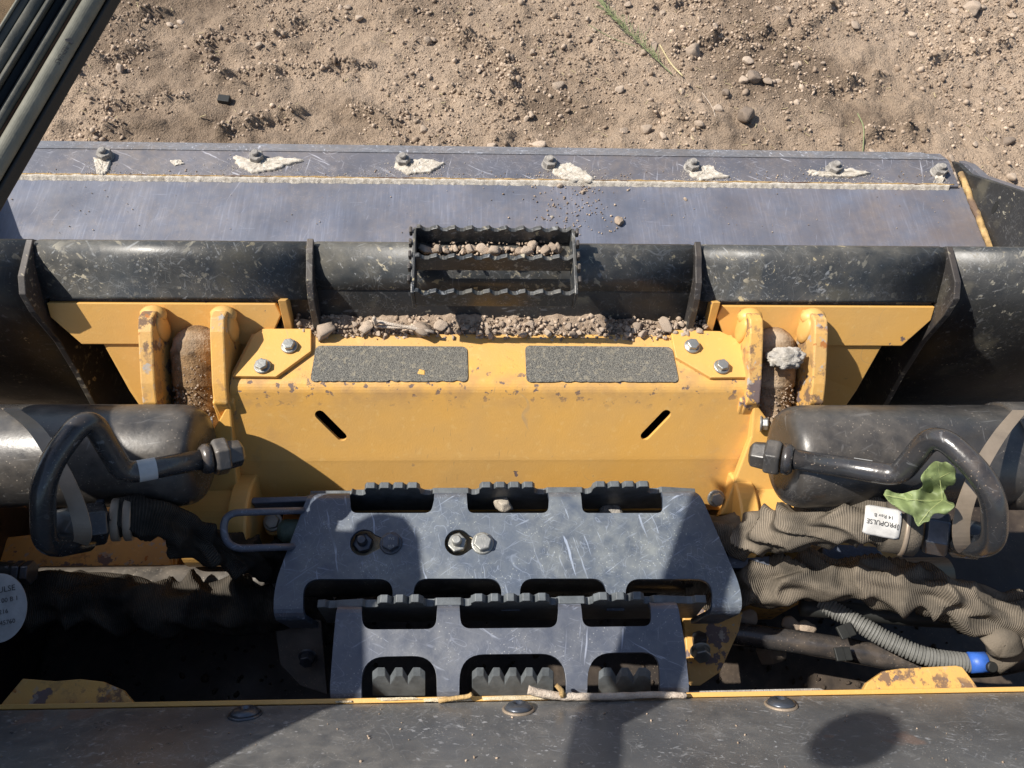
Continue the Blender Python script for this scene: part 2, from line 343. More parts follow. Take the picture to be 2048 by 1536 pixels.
def curve_plate(name, polys, th, mat, par, cuts=(), fn=None, bev=.0008, label=None, zref=0, cutsx=()):
    "flat plate with holes drawn in (x,y); cut along the bend lines; fn bends it"
    cu = bpy.data.curves.new('outline', 'CURVE'); cu.dimensions = '2D'; cu.fill_mode = 'BOTH'; cu.extrude = th/2; cu.bevel_depth = 0
    for p in polys:
        s = cu.splines.new('POLY'); s.points.add(len(p)-1); s.use_cyclic_u = True
        for i, q in enumerate(p): s.points[i].co = (q[0], q[1], 0, 1)
    t = bpy.data.objects.new('t', cu); COL.objects.link(t); bpy.context.view_layer.update()
    me = bpy.data.meshes.new_from_object(t.evaluated_get(bpy.context.evaluated_depsgraph_get())); bpy.data.objects.remove(t); bpy.data.curves.remove(cu)
    bm = bmesh.new(); bm.from_mesh(me); bmesh.ops.remove_doubles(bm, verts=bm.verts, dist=1e-6)
    for y in cuts: bmesh.ops.bisect_plane(bm, geom=bm.verts[:]+bm.edges[:]+bm.faces[:], plane_co=(0, y, 0), plane_no=(0, 1, 0))
    for x in cutsx: bmesh.ops.bisect_plane(bm, geom=bm.verts[:]+bm.edges[:]+bm.faces[:], plane_co=(x, 0, 0), plane_no=(1, 0, 0))
    for vv in bm.verts:
        c = vv.co; vv.co = fn(c.x, c.y, c.z) if fn else Vector((c.x, c.y, c.z+zref))
    bmesh.ops.recalc_face_normals(bm, faces=bm.faces)
    me.clear_geometry(); bm.to_mesh(me); bm.free(); me.materials.clear(); me.materials.append(M[mat])
    me.name = name; o = bpy.data.objects.new(name, me); COL.objects.link(o)
    if par is not None:
        o.parent = par; o.location = -par.location
    if bev:
        b = o.modifiers.new('b', 'BEVEL'); b.width = bev; b.segments = 2; b.limit_method = 'ANGLE'; b.angle_limit = rad(50)
    if label: o['label'] = label
    return o
def ico(sub=1):
    bm = bmesh.new(); bmesh.ops.create_icosphere(bm, subdivisions=sub, radius=1); v = np.array([x.co[:] for x in bm.verts]); f = np.array([[q.index for q in p.verts] for p in bm.faces]); bm.free(); return v, f
def stone_mesh(seed, mat, sub=3):
    v, f = ico(sub); r = random.Random(seed); off = Vector((r.random()*50, r.random()*50, r.random()*50)); cuts = [(Vector((r.gauss(0, 1), r.gauss(0, 1), r.gauss(0, 1))).normalized(), r.uniform(.42, .8)) for _ in range(12)]
    out = []
    for p in v:
        p = Vector(p); p *= 1+.30*noise.noise(p*1.1+off)
        for n, d in cuts:
            e = p.dot(n)-d
            if e > 0: p -= n*e*.9
        out.append(p*(1+.10*noise.noise(p*2.6+off)+.06*noise.noise(p*6+off)+.045*noise.noise(p*13+off)))
    me = bpy.data.meshes.new('stone'); me.from_pydata([tuple(p) for p in out], [], f.tolist()); me.materials.append(M[mat])
    me.polygons.foreach_set('use_smooth', [True]*len(me.polygons)); return me
STONES = [stone_mesh(i, 'stone') for i in range(10)]; STD = [stone_mesh(40+i, 'stone_dk') for i in range(3)]; STL = [stone_mesh(60+i, 'stone_lt') for i in range(2)]
def stone(p, size, label, group=None, pool=None, rz=None, flat=.7, name='stone'):
    o = bpy.data.objects.new(name, random.choice(pool or STONES)); COL.objects.link(o); s = size/2
    o.location = Vector(p)+Vector((0, 0, s*flat*.55)); o.scale = (s*random.uniform(.9, 1.25), s*random.uniform(.75, 1), s*flat); o.rotation_euler = (random.uniform(-.2, .2), random.uniform(-.2, .2), random.uniform(0, 6.28) if rz is None else rz)
    return tag(o, label, 'stone', group)
def crumb_cloud(name, P, S, mat, kind='stuff', par=None):
    "many small crumbs joined into one mesh"
    bv, bf = ico(1); bv = bv[:12] if len(bv) > 42 else bv
    N = len(P); V = np.repeat(bv[None], N, 0)*(1+rng.uniform(-.40, .34, (N, len(bv), 1)))
    V *= rng.uniform(.45, 1.15, (N, 1, 3))
    a = rng.uniform(0, 6.28, (N, 3)); c, s = np.cos(a), np.sin(a)
    Rz = np.zeros((N, 3, 3)); Rz[:, 0, 0] = c[:, 0]; Rz[:, 0, 1] = -s[:, 0]; Rz[:, 1, 0] = s[:, 0]; Rz[:, 1, 1] = c[:, 0]; Rz[:, 2, 2] = 1
    Rx = np.zeros((N, 3, 3)); Rx[:, 1, 1] = c[:, 1]; Rx[:, 1, 2] = -s[:, 1]; Rx[:, 2, 1] = s[:, 1]; Rx[:, 2, 2] = c[:, 1]; Rx[:, 0, 0] = 1
    V = np.einsum('nij,nkj->nki', Rz@Rx, V)*np.asarray(S)[:, None, None]/2+np.asarray(P)[:, None, :]
    F = bf[None]+(np.arange(N)*len(bv))[:, None, None]
    me = bpy.data.meshes.new(name); V = V.reshape(-1, 3); F = F.reshape(-1, 3)
    me.vertices.add(len(V)); me.vertices.foreach_set('co', V.ravel()); me.loops.add(F.size); me.loops.foreach_set('vertex_index', F.ravel().astype(np.int32))
    me.polygons.add(len(F)); me.polygons.foreach_set('loop_start', np.arange(0, F.size, 3, dtype=np.int32)); me.update(calc_edges=True); me.materials.append(M[mat])
    o = bpy.data.objects.new(name, me); COL.objects.link(o)
    if kind: o['kind'] = kind
    if par is not None: o.parent = par; o.location = -par.location
    return o
def crust(name, pts, z, h, mat, par=None, seed=0, nrm=None):
    "ragged thin crust of dried dust; pts = (px,py) outline in the photo, lying at height z"
    P = [U(p[0], p[1], z) for p in pts]; c = sum(P, Vector())/len(P); q = []
    n = len(P)
    for i in range(n):
        for k in range(12):
            t = k/12; p = P[i].lerp(P[(i+1) % n], t); p = c+(p-c)*(1+.14*noise.noise(p*45+Vector((seed, 9, 0)))+.15*noise.noise(p*120+Vector((seed, 0, 0)))+.10*noise.noise(p*420+Vector((seed, 5, 0)))+.06*noise.noise(p*900)); q.append(p)
    rings = [1, .96, .88, .78, .66, .52, .38, .24, .1]; v = []; f = []; m = len(q)
    for j, s in enumerate(rings):
        for p in q:
            w_ = c+(p-c)*s; hh = h*(0 if j == 0 else min(1, .55+.25*j))*(.55+.9*abs(noise.noise(w_*230))+1.1*abs(noise.noise(w_*520))); v.append(w_+Vector((0, 0, hh if j else -.0005)))
    for j in range(len(rings)-1):
        for i in range(m): i2 = (i+1) % m; f.append((j*m+i, j*m+i2, (j+1)*m+i2, (j+1)*m+i))
    f.append(tuple((len(rings)-1)*m+i for i in range(m)))
    return ob(name, v, f, mat, par, smooth=True)
def text_on(par, body, size, place, mat='ink', name='lettering', spacing=1, flip=False):
    "flat print: each vertex of the lettering goes through place(a,b) onto its surface"
    cu = bpy.data.curves.new('t', 'FONT'); cu.body = body; cu.size = size; cu.align_x = 'CENTER'; cu.align_y = 'CENTER'; cu.space_character = spacing; cu.resolution_u = 3
    t = bpy.data.objects.new('t', cu); COL.objects.link(t); bpy.context.view_layer.update()
    me = bpy.data.meshes.new_from_object(t.evaluated_get(bpy.context.evaluated_depsgraph_get())); bpy.data.objects.remove(t); bpy.data.curves.remove(cu)
    for v in me.vertices: v.co = place(v.co.x*(-1 if flip else 1), v.co.y)
    me.materials.clear(); me.materials.append(M[mat]); me.name = name
    o = bpy.data.objects.new(name, me); COL.objects.link(o)
    if par is not None:
        q = par; off = Vector()
        while q: off += q.location; q = q.parent
        o.parent = par; o.location = -off
    return o

# ================================================================== GROUND
SEG = [((170, 212), (370, 200)), ((195, 118), (300, 95)), ((430, 158), (740, 132)), ((418, 75), (425, 150)), ((185, 265), (245, 262)), ((440, 272), (600, 228)), ((210, 50), (330, 30)), ((560, 62), (660, 50)), ((395, 85), (560, 78)),
       ((1450, 95), (1560, 60)), ((1290, 12), (1430, 2)), ((1340, 112), (1480, 78)), ((1730, 272), (1840, 255)), ((1620, 190), (1745, 160)), ((1300, 235), (1420, 252)), ((880, 60), (1010, 120)), ((1010, 120), (1035, 235)), ((1560, 110), (1660, 20)), ((900, 180), (1000, 200)), ((700, 215), (790, 250)), ((1850, 120), (2000, 90))]
SEG = [(U(*p, z=0).xy, U(*q, z=0).xy) for p, q in SEG]
def lug(x, y):
    r = 0; p = Vector((x, y))
    for A, B in SEG:
        if min(A.x, B.x)-.08 < x < max(A.x, B.x)+.08 and min(A.y, B.y)-.08 < y < max(A.y, B.y)+.08:
            d = B-A; t = max(0, min(1, (p-A).dot(d)/d.dot(d))); e = (p-A-d*t); s_ = e.length*(1 if e.y > 0 else -1)+.012*noise.noise(Vector((x*18, y*18, 6)))
            r = max(r, math.exp(-(s_/.022)**2)*(.65+.5*noise.noise(Vector((x*30, y*30, 2))))-.45*math.exp(-((s_+.034)/.018)**2))
    return r
def gh(x, y):
    h = .022*noise.noise(Vector((x*1.3, y*1.3, 3)))+.012*noise.noise(Vector((x*4, y*4, 8)))
    if -3.4 < x < 3.4 and .4 < y < 3.4:
        rgd = 0
        if x < .35:      # prints of track lugs on the left
            u = x+.06*noise.noise(Vector((x*3, y*3, 1))); v = y-.10*x+.02*noise.noise(Vector((x*5, y*5, 2)))
            k = (v/.135) % 1; rgd = math.exp(-((k-.5)/.16)**2)*(.5+.5*noise.noise(Vector((x*7, y*2, 5))))
            c = (u/.34) % 1; rgd *= 1-.8*math.exp(-((c-.5)/.10)**2)
            rgd *= 1.25*max(0, min(1, (.35-x)*3))
        else:
            v = (y*.75+x*.66); k = (v/.30) % 1; rgd = .7*math.exp(-((k-.5)/.2)**2)*max(0, noise.noise(Vector((x*3, y*3, 9)))+.35)
        lg = lug(x, y) if 1.15 < y < 2.4 else 0; h += .012*rgd+.024*lg; rgd = max(rgd*.6, min(1, abs(lg)*1.2))
        h += .021*noise.fractal(Vector((x*16, y*16, 0)), .8, 2.0, 4)*(.45+rgd+.5*abs(noise.noise(Vector((x*2.2, y*2.2, 7)))))
        h += .007*abs(noise.noise(Vector((x*60, y*60, 0))))*(.4+rgd)
    return h
def axis(a0, a1, st, far):
    c = list(np.arange(a0, a1, st)); lo = []; d = st; p = a0
    while p > -far: d *= 1.35; p -= d; lo.append(p)
    hi = []; d = st; p = c[-1]
    while p < far: d *= 1.35; p += d; hi.append(p)
    return lo[::-1]+c+hi
XS = axis(-2.1, 2.1, .0085, 90); YS = axis(.95, 2.75, .0085, 90)
GV = [(x, y, gh(x, y)) for y in YS for x in XS]; nx = len(XS)
GF = [(j*nx+i, j*nx+i+1, (j+1)*nx+i+1, (j+1)*nx+i) for j in range(len(YS)-1) for i in range(nx-1)]
g = ob('ground', GV, GF, 'dirt', smooth=True); g['kind'] = 'structure'
P = []; S = []
for _ in range(80000):
    x = random.uniform(-2, 2); y = random.uniform(1.05, 2.6)
    dn = noise.noise(Vector((x*2.2, y*2.2, 7)))+.6*noise.noise(Vector((x*7, y*7, 4)))+(.35 if x > -.3 else 0)
    if random.random() > .30+dn*1.0: continue
    s = .0026+.006*random.random()**2.5+(.012*random.random() if random.random() < .12 else 0); P.append((x, y, gh(x, y)+s*.15)); S.append(s*1.15)
for A, B in SEG:
    for _ in range(int((B-A).length*900)):
        q = A.lerp(B, random.random()); x = q.x+random.gauss(0, .022); y = q.y+random.gauss(-.006, .020); s = .0025+.010*random.random()**2.4; P.append((x, y, gh(x, y)+s*.15)); S.append(s*1.15)
crumb_cloud('gravel', P, S, 'crumb')
LAB = 'small brown stone lying among the gravel on the dirt beyond the bucket'
cnt = 0
while cnt < 215:
    x = random.uniform(-1.6, 1.9); y = random.uniform(1.2, 2.3)
    if random.random() > .4+.9*noise.noise(Vector((x*2, y*2, 7)))+(.3 if x > 0 else 0): continue
    s = .013+.026*random.random()**2.2
    nut_x = [-.77, -.47, -.18, .11, .40, .69, .93]; k = sum(x > v_ for v_ in nut_x); far = y > 1.62
    wh = ['left of first edge nut', 'between first and second edge nuts', 'between second and third edge nuts', 'between third and fourth edge nuts', 'between fourth and fifth edge nuts', 'between fifth and sixth edge nuts', 'between the last two edge nuts', 'right of last edge nut'][k]
    stone((x, y, gh(x, y)-.001), s, ('small stone far up the dirt, ' if far else 'small stone close to the bucket lip, ')+wh, ('far' if far else 'near')+' stones '+wh, flat=random.uniform(.5, .8)); cnt += 1
def gst(px, py, s, label, pool=None, flat=.75):
    p = U(px, py, .01); return stone((p.x, p.y, gh(p.x, p.y)-s*.1), s, label, None, pool, flat=flat)
gst(1490, 232, .075, 'big dark clod with a cleft, lying right of centre on the dirt', STD, .8)
gst(1385, 108, .060, 'reddish brown upright rock above the straw stem', None, .9)
gst(1115, 172, .040, 'buff flat-faced stone lying alone left of the green sprig', None, .6)
gst(1080, 288, .038, 'round tan stone just beyond the cutting edge, near its middle', None, .8)
gst(1505, 165, .055, 'brown angular rock half buried above the big dark clod', STD, .8)
gst(1450, 188, .035, 'dark rock beside the brown angular rock, above the big clod', STD, .8)
gst(856, 80, .034, 'round tan stone between the left track print and the gravel patch', None, .9)
gst(362, 43, .030, 'tan stone with a dark shadow near the top left, right of the pillar', None, .8)
gst(236, 132, .034, 'tan stone sitting on a track ridge beside the pillar', None, .8)
gst(1585, 140, .034, 'pale angular stone right of the brown angular rock', None, .7)
gst(1706, 62, .045, 'flat orange-tan stone in the upper right dirt', None, .5)
gst(1940, 18, .060, 'pale boulder at the top right with a dark hollow beneath', None, .7)
gst(2022, 275, .050, 'dark lump of earth at the right edge of the dirt', STD, .7)
gst(1365, 182, .030, 'pointed buff stone below the straw stem', None, .6)
gst(1595, 205, .026, 'oval grey-tan stone right of the big dark clod', None, .6)
gst(1290, 170, .022, 'small bluish stone left of the green sprig', STD, .7)
p = U(448, 198, .012); v, f = box(-.016, .016, -.011, .011, 0, .012)
c = ob('rubber_chip', v, f, 'rubber', bev=.0015); c.location = (p.x, p.y, gh(p.x, p.y)); c.rotation_euler = (.1, .05, -.1); tag(c, 'small black rubber chip lying on the track-printed dirt', 'rubber chip')
# green sprig, straw, blade
spr = root('weed_sprig', 'thin green weed sprig with fine leaves lying on the dirt', 'plant', U(1340, 140, .02))
def gl(px, py, dz=.02): q = U(px, py, .02); return Vector((q.x, q.y, gh(q.x, q.y)+dz))
st = catmull([gl(1345, 145, .006), gl(1290, 98, .02), gl(1240, 58, .03), gl(1205, 20, .03), gl(1190, -20, .03)], 6)
v, f, _ = tube(st, lambda l, a, i: .0016*(1-.6*i/len(st)), 6); ob('stem', v, f, 'sprig', spr, smooth=True)
parts = []
for i in range(3, len(st)):
    for k in range(7):
        b = st[i]+Vector((random.uniform(-.006, .006), random.uniform(-.006, .006), .002)); d = (st[min(i+1, len(st)-1)]-st[i-1]).normalized(); d = (d+Vector((random.uniform(-.9, .9), random.uniform(-.6, .6), random.uniform(-.1, .5)))).normalized()*random.uniform(.015, .05)
        a, bb, _ = tube([b, b+d*.5+Vector((0, 0, .003)), b+d], .0007, 4); parts.append((a, bb))
v, f = merge(*parts); o = ob('leaves', v, f, 'sprig', spr); o['kind'] = 'stuff'
st2 = catmull([gl(1270, 92, .016), gl(1225, 78, .03), gl(1175, 60, .035)], 5); v, f, _ = tube(st2, .0010, 6); ob('side_stem', v, f, 'sprig', spr)
for pts, lab, mt, r in (([(1320, 88), (1343, 120), (1366, 150)], 'straight pale straw stem lying beside the green sprig', 'straw', .0022), ([(1718, 222), (1728, 255), (1735, 292)], 'thin green grass blade standing just beyond the cutting edge on the right', 'sprig', .0016), ([(1405, 182), (1425, 215), (1432, 250)], 'thin curved root lying between the buff stone and the big clod', 'wood', .0010)):
    v, f, _ = tube(catmull([gl(a, b, .008) for a, b in pts], 5), r, 7); o = ob('straw_stem' if mt == 'straw' else 'grass_blade' if mt == 'sprig' else 'root_fibre', v, f, mt, smooth=True); tag(o, lab, 'straw' if mt == 'straw' else 'grass' if mt == 'sprig' else 'root')
P = []
sl_ = []
for _ in range(420):
    x = random.uniform(-1.8, 1.9); y = random.uniform(1.15, 2.4); a = random.uniform(0, 3.14); l = random.uniform(.006, .02); z = gh(x, y)+.003
    d = Vector((math.cos(a)*l, math.sin(a)*l, random.uniform(-.001, .002))); a_, b_, _ = tube([Vector((x, y, z)), Vector((x, y, z))+d], random.uniform(.0005, .0011), 4); sl_.append((a_, b_))
v, f = merge(*sl_); o = ob('straw_litter', v, f, 'straw'); o['kind'] = 'stuff'

# ================================================================== BUCKET
BX0, BX1 = -.992, .990
bk = root('loader_bucket', 'wide black and bare steel loader bucket with bolted cutting edge and centre step', 'bucket', (0, .85, .33))
v, f = box(BX0, BX1, .60, 1.075, .335, .350); ob('floor', v, f, 'floor', bk, bev=.001)
pr_ = [(1.0715, .336), (1.0715, .3555), (1.0725, .3565), (1.1445, .3560), (1.1785, .341), (1.180, .334)]
v, f = prism([(BX0+.03, y, z) for y, z in pr_[:3]]+[(BX0+.03, y, z) for y, z in pr_[3:]], (BX1-.03-BX0-.02, 0, 0))
ce = ob('cutting_edge', v, f, 'edge', bk, bev=.0015)
v, f = prism([(x, y, z) for x, y, z in [(BX0+.035, 1.145, .3576), (BX0+.035, 1.181, .3417), (BX1-.060, 1.181, .3417), (BX1-.025, 1.145, .3576)]], (0, -.0004, -.003)); ob('worn_bevel', v, f, 'blade', ce)
# dust line and weld along the joint of edge and floor
n = 260; q = []
for i in range(n+1):
    x = BX0+.02+(BX1-BX0-.05)*i/n; q.append((x, 1.0665+.0006*math.sin(i*.7), .357))
v = []; f = []
for i in range(1401):
    x = BX0+.03+(BX1-BX0-.07)*i/1400; n1 = .0035+.004*abs(noise.noise(Vector((x*60, 0, 4))))+.005*max(0, noise.noise(Vector((x*9, 0, 7)))); n2 = .006*max(0, noise.noise(Vector((x*40, 3, 1)))+.1)+.008*max(0, noise.noise(Vector((x*7, 3, 2)))-.15)
    k1 = noise.noise(Vector((x*45, 0, 11))); k2 = noise.noise(Vector((x*140, 0, 5))); n1 = .0010+.003*max(0, k1+.2)+.002*k2
    v += [(x, 1.0680-n1, .3502), (x, 1.0688-n1*.5, .3520+.0008*k2), (x, 1.0705-n1*.3, .3545+.0014*noise.noise(Vector((x*100, 0, 3)))), (x, 1.0722, .3570+.0012*k1), (x, 1.0738+n2*.5, .3578+.0008*noise.noise(Vector((x*120, 0, 0)))), (x, 1.0748+n2, .3563)]
    if i: f += [(6*(i-1)+j, 6*i+j, 6*i+j+1, 6*(i-1)+j+1) for j in range(5)]
ob('dust_line', v, f, 'dustpatch', bk, smooth=True)
v, f, uvv = tube([(x, y+.0095, z-.0002) for x, y, z in q], lambda l, a, i: .0017*(1+.9*noise.noise(Vector((l*60, a, 9)))+.7*noise.noise(Vector((l*9, 2, 9)))), 6); ob('weld_line', v, f, 'weld', bk, smooth=True)
NUT = [(-15, 300), (207, 306), (512, 311), (806, 317), (1100, 322), (1386, 328), (1671, 333), (1882, 338)]
for i, (px, py) in enumerate(NUT):
    c = U(px, py, .368); c.z = .3565; bolt(bk, c, (0, 0, 1), .0135, .013, 'nut', stud=.010, name='edge_nut', washer=1.25, spin=.2*i+.1)
CR_ = [[(188, 318), (222, 322), (215, 352), (195, 350)], [(470, 312), (500, 330), (560, 315), (602, 322), (555, 342), (505, 348), (478, 335)], [(788, 328), (850, 318), (890, 328), (860, 346), (815, 350), (795, 342)],
       [(1095, 335), (1140, 326), (1180, 352), (1185, 366), (1130, 362), (1110, 350)], [(1378, 338), (1420, 332), (1455, 355), (1400, 362), (1380, 352)], [(1618, 343), (1650, 348), (1700, 338), (1745, 348), (1700, 356), (1655, 354), (1625, 352)], [(1868, 345), (1890, 352), (1885, 366), (1870, 358)]]
for i, c in enumerate(CR_): crust('dust_crust', c, .3566, .0045, 'dustpatch', bk, i*3)
crust('dust_crust', [(340, 322), (362, 320), (370, 328), (350, 332)], .3566, .002, 'dustpatch', bk, 31)
PD = []; SD = []
for c in CR_:
    cx_, cy_ = sum(p_[0] for p_ in c)/len(c), sum(p_[1] for p_ in c)/len(c); wx = (max(p_[0] for p_ in c)-min(p_[0] for p_ in c))*.36
    for _ in range(420):
        q_ = U(random.gauss(cx_, wx), random.gauss(cy_+3, 10), .3568)
        if 1.075 < q_.y < 1.142: PD.append((q_.x, q_.y, .3567)); SD.append(random.uniform(.0007, .0026))
for _ in range(2200):
    x_ = random.uniform(BX0+.03, BX1-.05); dn_ = noise.noise(Vector((x_*8, 1, 1)))
    if random.random() < .45+dn_: PD.append((x_, 1.076+abs(random.gauss(0, .005+.008*max(0, dn_))), .3567)); SD.append(random.uniform(.0006, .0022))
crumb_cloud('pale_dust_crumbs', PD, SD, 'dustpatch')
# side plates with their thicker nose plate
for s, X in ((-1, BX0), (1, BX1)):
    t = .010*s
    def sp(px, py): q_ = U(px, py, X=BX1); return (q_.y, q_.z)
    pr2 = [(1.165, .345), (1.13, .372), sp(1935, 345), sp(2048, 372), (.86, .60), (.70, .73), (.60, .775), (.56, .74), (.52, .60), (.54, .42), (.62, .34), (.8, .333)]
    pr2 = [(1.160, .338), (1.140, .352), (1.095, .368), (.945, .476), (.84, .60), (.70, .73), (.60, .775), (.56, .74), (.52, .60), (.54, .42), (.62, .34), (.8, .333)]
    v, f = yz(pr2, X, X+t); ob('side_plate', v, f, 'bwall', bk, bev=.001)
    v, f = yz([(1.155, .345), (1.125, .366), (1.075, .385), (.90, .508), (.88, .480), (1.05, .360)], X+t, X+t*2.6); ob('side_edge', v, f, 'edge', bk, bev=.001)
    pts = [(X-.004*s, 1.11-.012*i, .354+.001*random.random()) for i in range(34)]
    v, f, _ = tube(pts, lambda l, a, i: .0062*(1+.5*noise.noise(Vector((l*120, a*.8, 2)))), 8); ob('weld_bead', v, f, 'weld', bk, smooth=True)
    c = U(1990, 415, X=BX1); c.x = X-.0006*s
    v = [Vector((c.x, c.y+.011*math.cos(a)*.6+.004*math.sin(a), c.z+.013*math.sin(a))) for a in np.linspace(0, 6.28, 21)[:-1]]; v2, f2 = prism(v, (.001*s, 0, 0)); ob('slot', v2, f2, 'rubber', bk)  # thin black oval stands in for the shade inside a hole
# back: top rails, inner wall, outer wall
GX = [-.547, -.222, .243, .557]
ridge = [(.592, .748), (.589, .760), (.584, .769), (.577, .7755), (.568, .7765)]
midp = ridge+[(.553, .769), (.541, .757), (.531, .742), (.523, .724), (.516, .706), (.512, .692), (.515, .68), (.53, .66), (.556, .64), (.56, .50), (.57, .40), (.60, .35)]
outp = ridge+[(.550, .769), (.536, .757), (.524, .742), (.515, .72), (.510, .695), (.507, .66), (.506, .58), (.512, .50), (.53, .42), (.56, .36), (.60, .345)]
hookp = ridge+[(.560, .773), (.553, .767), (.545, .758), (.5265, .7345), (.524, .733)]
v, f = extr(midp, GX[0], GX[3]-.002, 2); ob('back_wall', v, f, 'bwall', bk, smooth=True, solid=.006)
for a, b in ((BX0, GX[0]-.004), (GX[3]+.004, BX1)):
    v, f = extr(outp, a, b, 2); ob('back_wall', v, f, 'bwall', bk, smooth=True, solid=.006)
for a, b in ((GX[0]+.004, GX[1]-.003), (GX[2]+.003, GX[3]-.004)):
    v, f = extr([(y-.002, z+.0035) for y, z in hookp], a, b, 2); ob('hook_rail', v, f, 'rail', bk, solid=.010, smooth=True)
for a, b in ((BX0, GX[0]-.006), (GX[1]+.004, GX[2]-.004), (GX[3]+.006, BX1)):
    v, f = extr([(y-.001, z+.0025) for y, z in ridge+[(.553, .769), (.541, .757), (.532, .742)]], a, b, 2); ob('top_rail', v, f, 'rail', bk, smooth=True, solid=.004)
og = [(.572, .785), (.55, .782), (.524, .778), (.507, .766), (.500, .74), (.496, .68), (.482, .62), (.462, .555), (.45, .50), (.46, .42), (.56, .40), (.56, .60), (.545, .74)]
ig = [(.575, .787), (.556, .783), (.545, .776), (.527, .768), (.514, .752), (.507, .735), (.499, .708), (.502, .690), (.53, .68), (.56, .74)]
for x in (GX[0], GX[3]):
    v, f = yz(og, x-.004, x+.004); ob('gusset', v, f, 'gus', bk, bev=.001)
for x in (GX[1], GX[2]):
    v, f = yz(ig, x-.004, x+.004); ob('gusset', v, f, 'gus', bk, bev=.001)
# centre step with serrated bars
stp = []
def scal(x0, x1, z0, z1, n, dip=.0055):
    pts = [(x0, z0), (x0, z1)]; w_ = (x1-x0)/n
    for i in range(n):
        a = x0+w_*i; pts += [(a+w_*.22, z1), (a+w_*.34, z1-dip*.6), (a+w_*.5, z1-dip), (a+w_*.72, z1-dip), (a+w_*.86, z1-dip*.5)]
    return pts+[(x1, z1), (x1, z0)]
SX0, SX1 = U(828, 575, .80).x, U(1150, 580, .80).x
bs = ob('step', *merge(yz([(.4905, .765), (.4905, .7965), (.50, .800), (.570, .808), (.579, .804), (.580, .770), (.545, .768)], SX0-.004, SX0), yz([(.4905, .765), (.4905, .7965), (.50, .800), (.570, .808), (.579, .804), (.580, .770), (.545, .768)], SX1, SX1+.004)), 'rail', bk, bev=.001, label='serrated steel bucket step on the top rail')
for y, za, zb in ((.576, .775, .8065), (.536, .778, .8045), (.492, .768, .797)):
    pp = scal(SX0, SX1, za, zb, 9); v, f = prism([(x, y, z) for x, z in pp], (0, .0055, 0)); ob('serrated_bar', v, f, 'rail', bs, bev=.0006)
sd = []
for x in (SX0-.008, SX1+.0045):
    for i in range(5):
        yy = .503+.016*i; sd.append(box(x, x+.0035, yy, yy+.008, .795+.0018*i, .8035+.0018*i))
[ob('side_tooth', v_, f_, 'gus', bs, bev=.001) for v_, f_ in sd]
for px, py, s in ((1238, 445, .024), (1105, 433, .010), (1370, 398, .009), (1165, 385, .012), (1120, 372, .014)):
    q = U(px, py, .352); stone((q.x, q.y, .349), s, {1238: 'round tan pebble alone on the bucket floor', 1105: 'tiny white pebble on the bucket floor behind the step', 1370: 'small pebble right of the round tan one on the bucket floor', 1165: 'small brown pebble among the crumbs on the bucket floor', 1120: 'brown lump at the dust line above the step'}[px], None, STL if px == 1105 else None, flat=.8)
P = []; S = []
for _ in range(170):
    px = random.gauss(1150, 45); py = random.uniform(368, 470); q = U(px, py, .351); P.append((q.x, q.y, .3515)); S.append(random.uniform(.002, .005))
for _ in range(260):
    px = random.uniform(60, 1930); py = 352+random.gauss(0, 6); q = U(px, py, .357)
    P.append((q.x, max(q.y, 1.078), .3575)); S.append(random.uniform(.0015, .004))
for _ in range(90):
    q = U(random.uniform(20, 1900), random.uniform(370, 470), .351); P.append((q.x, q.y, .3515)); S.append(random.uniform(.0012, .003))
crumb_cloud('bucket_crumbs', P, S, 'crumb')
# pebbles caught in the step
STEPL = 'brown pebble resting between the far and middle bars of the bucket step'
PZ = lambda i: ('at its left end', 'left of its middle', 'just left of the biggest pebble', 'just right of the biggest pebble', 'right of its middle', 'at its right end')[min(5, i*6//22)]
for i in range(22):
    q = U(850+i*12.6+random.uniform(-3, 3), random.uniform(490, 500), .788); stone((q.x, min(q.y, .574), .780), random.choice((.009, .011, .013, .017)) if i != 11 else .024, ('brown pebble in the bucket step, '+PZ(i)) if i != 11 else 'biggest pinkish pebble in the bucket step', ('step pebbles '+PZ(i)) if i != 11 else None, flat=.85)
P = [(random.uniform(SX0+.015, SX1-.02), random.uniform(.546, .576), .783) for _ in range(160)]; crumb_cloud('step_crumbs', P, [random.uniform(.002, .005) for _ in P], 'crumb')

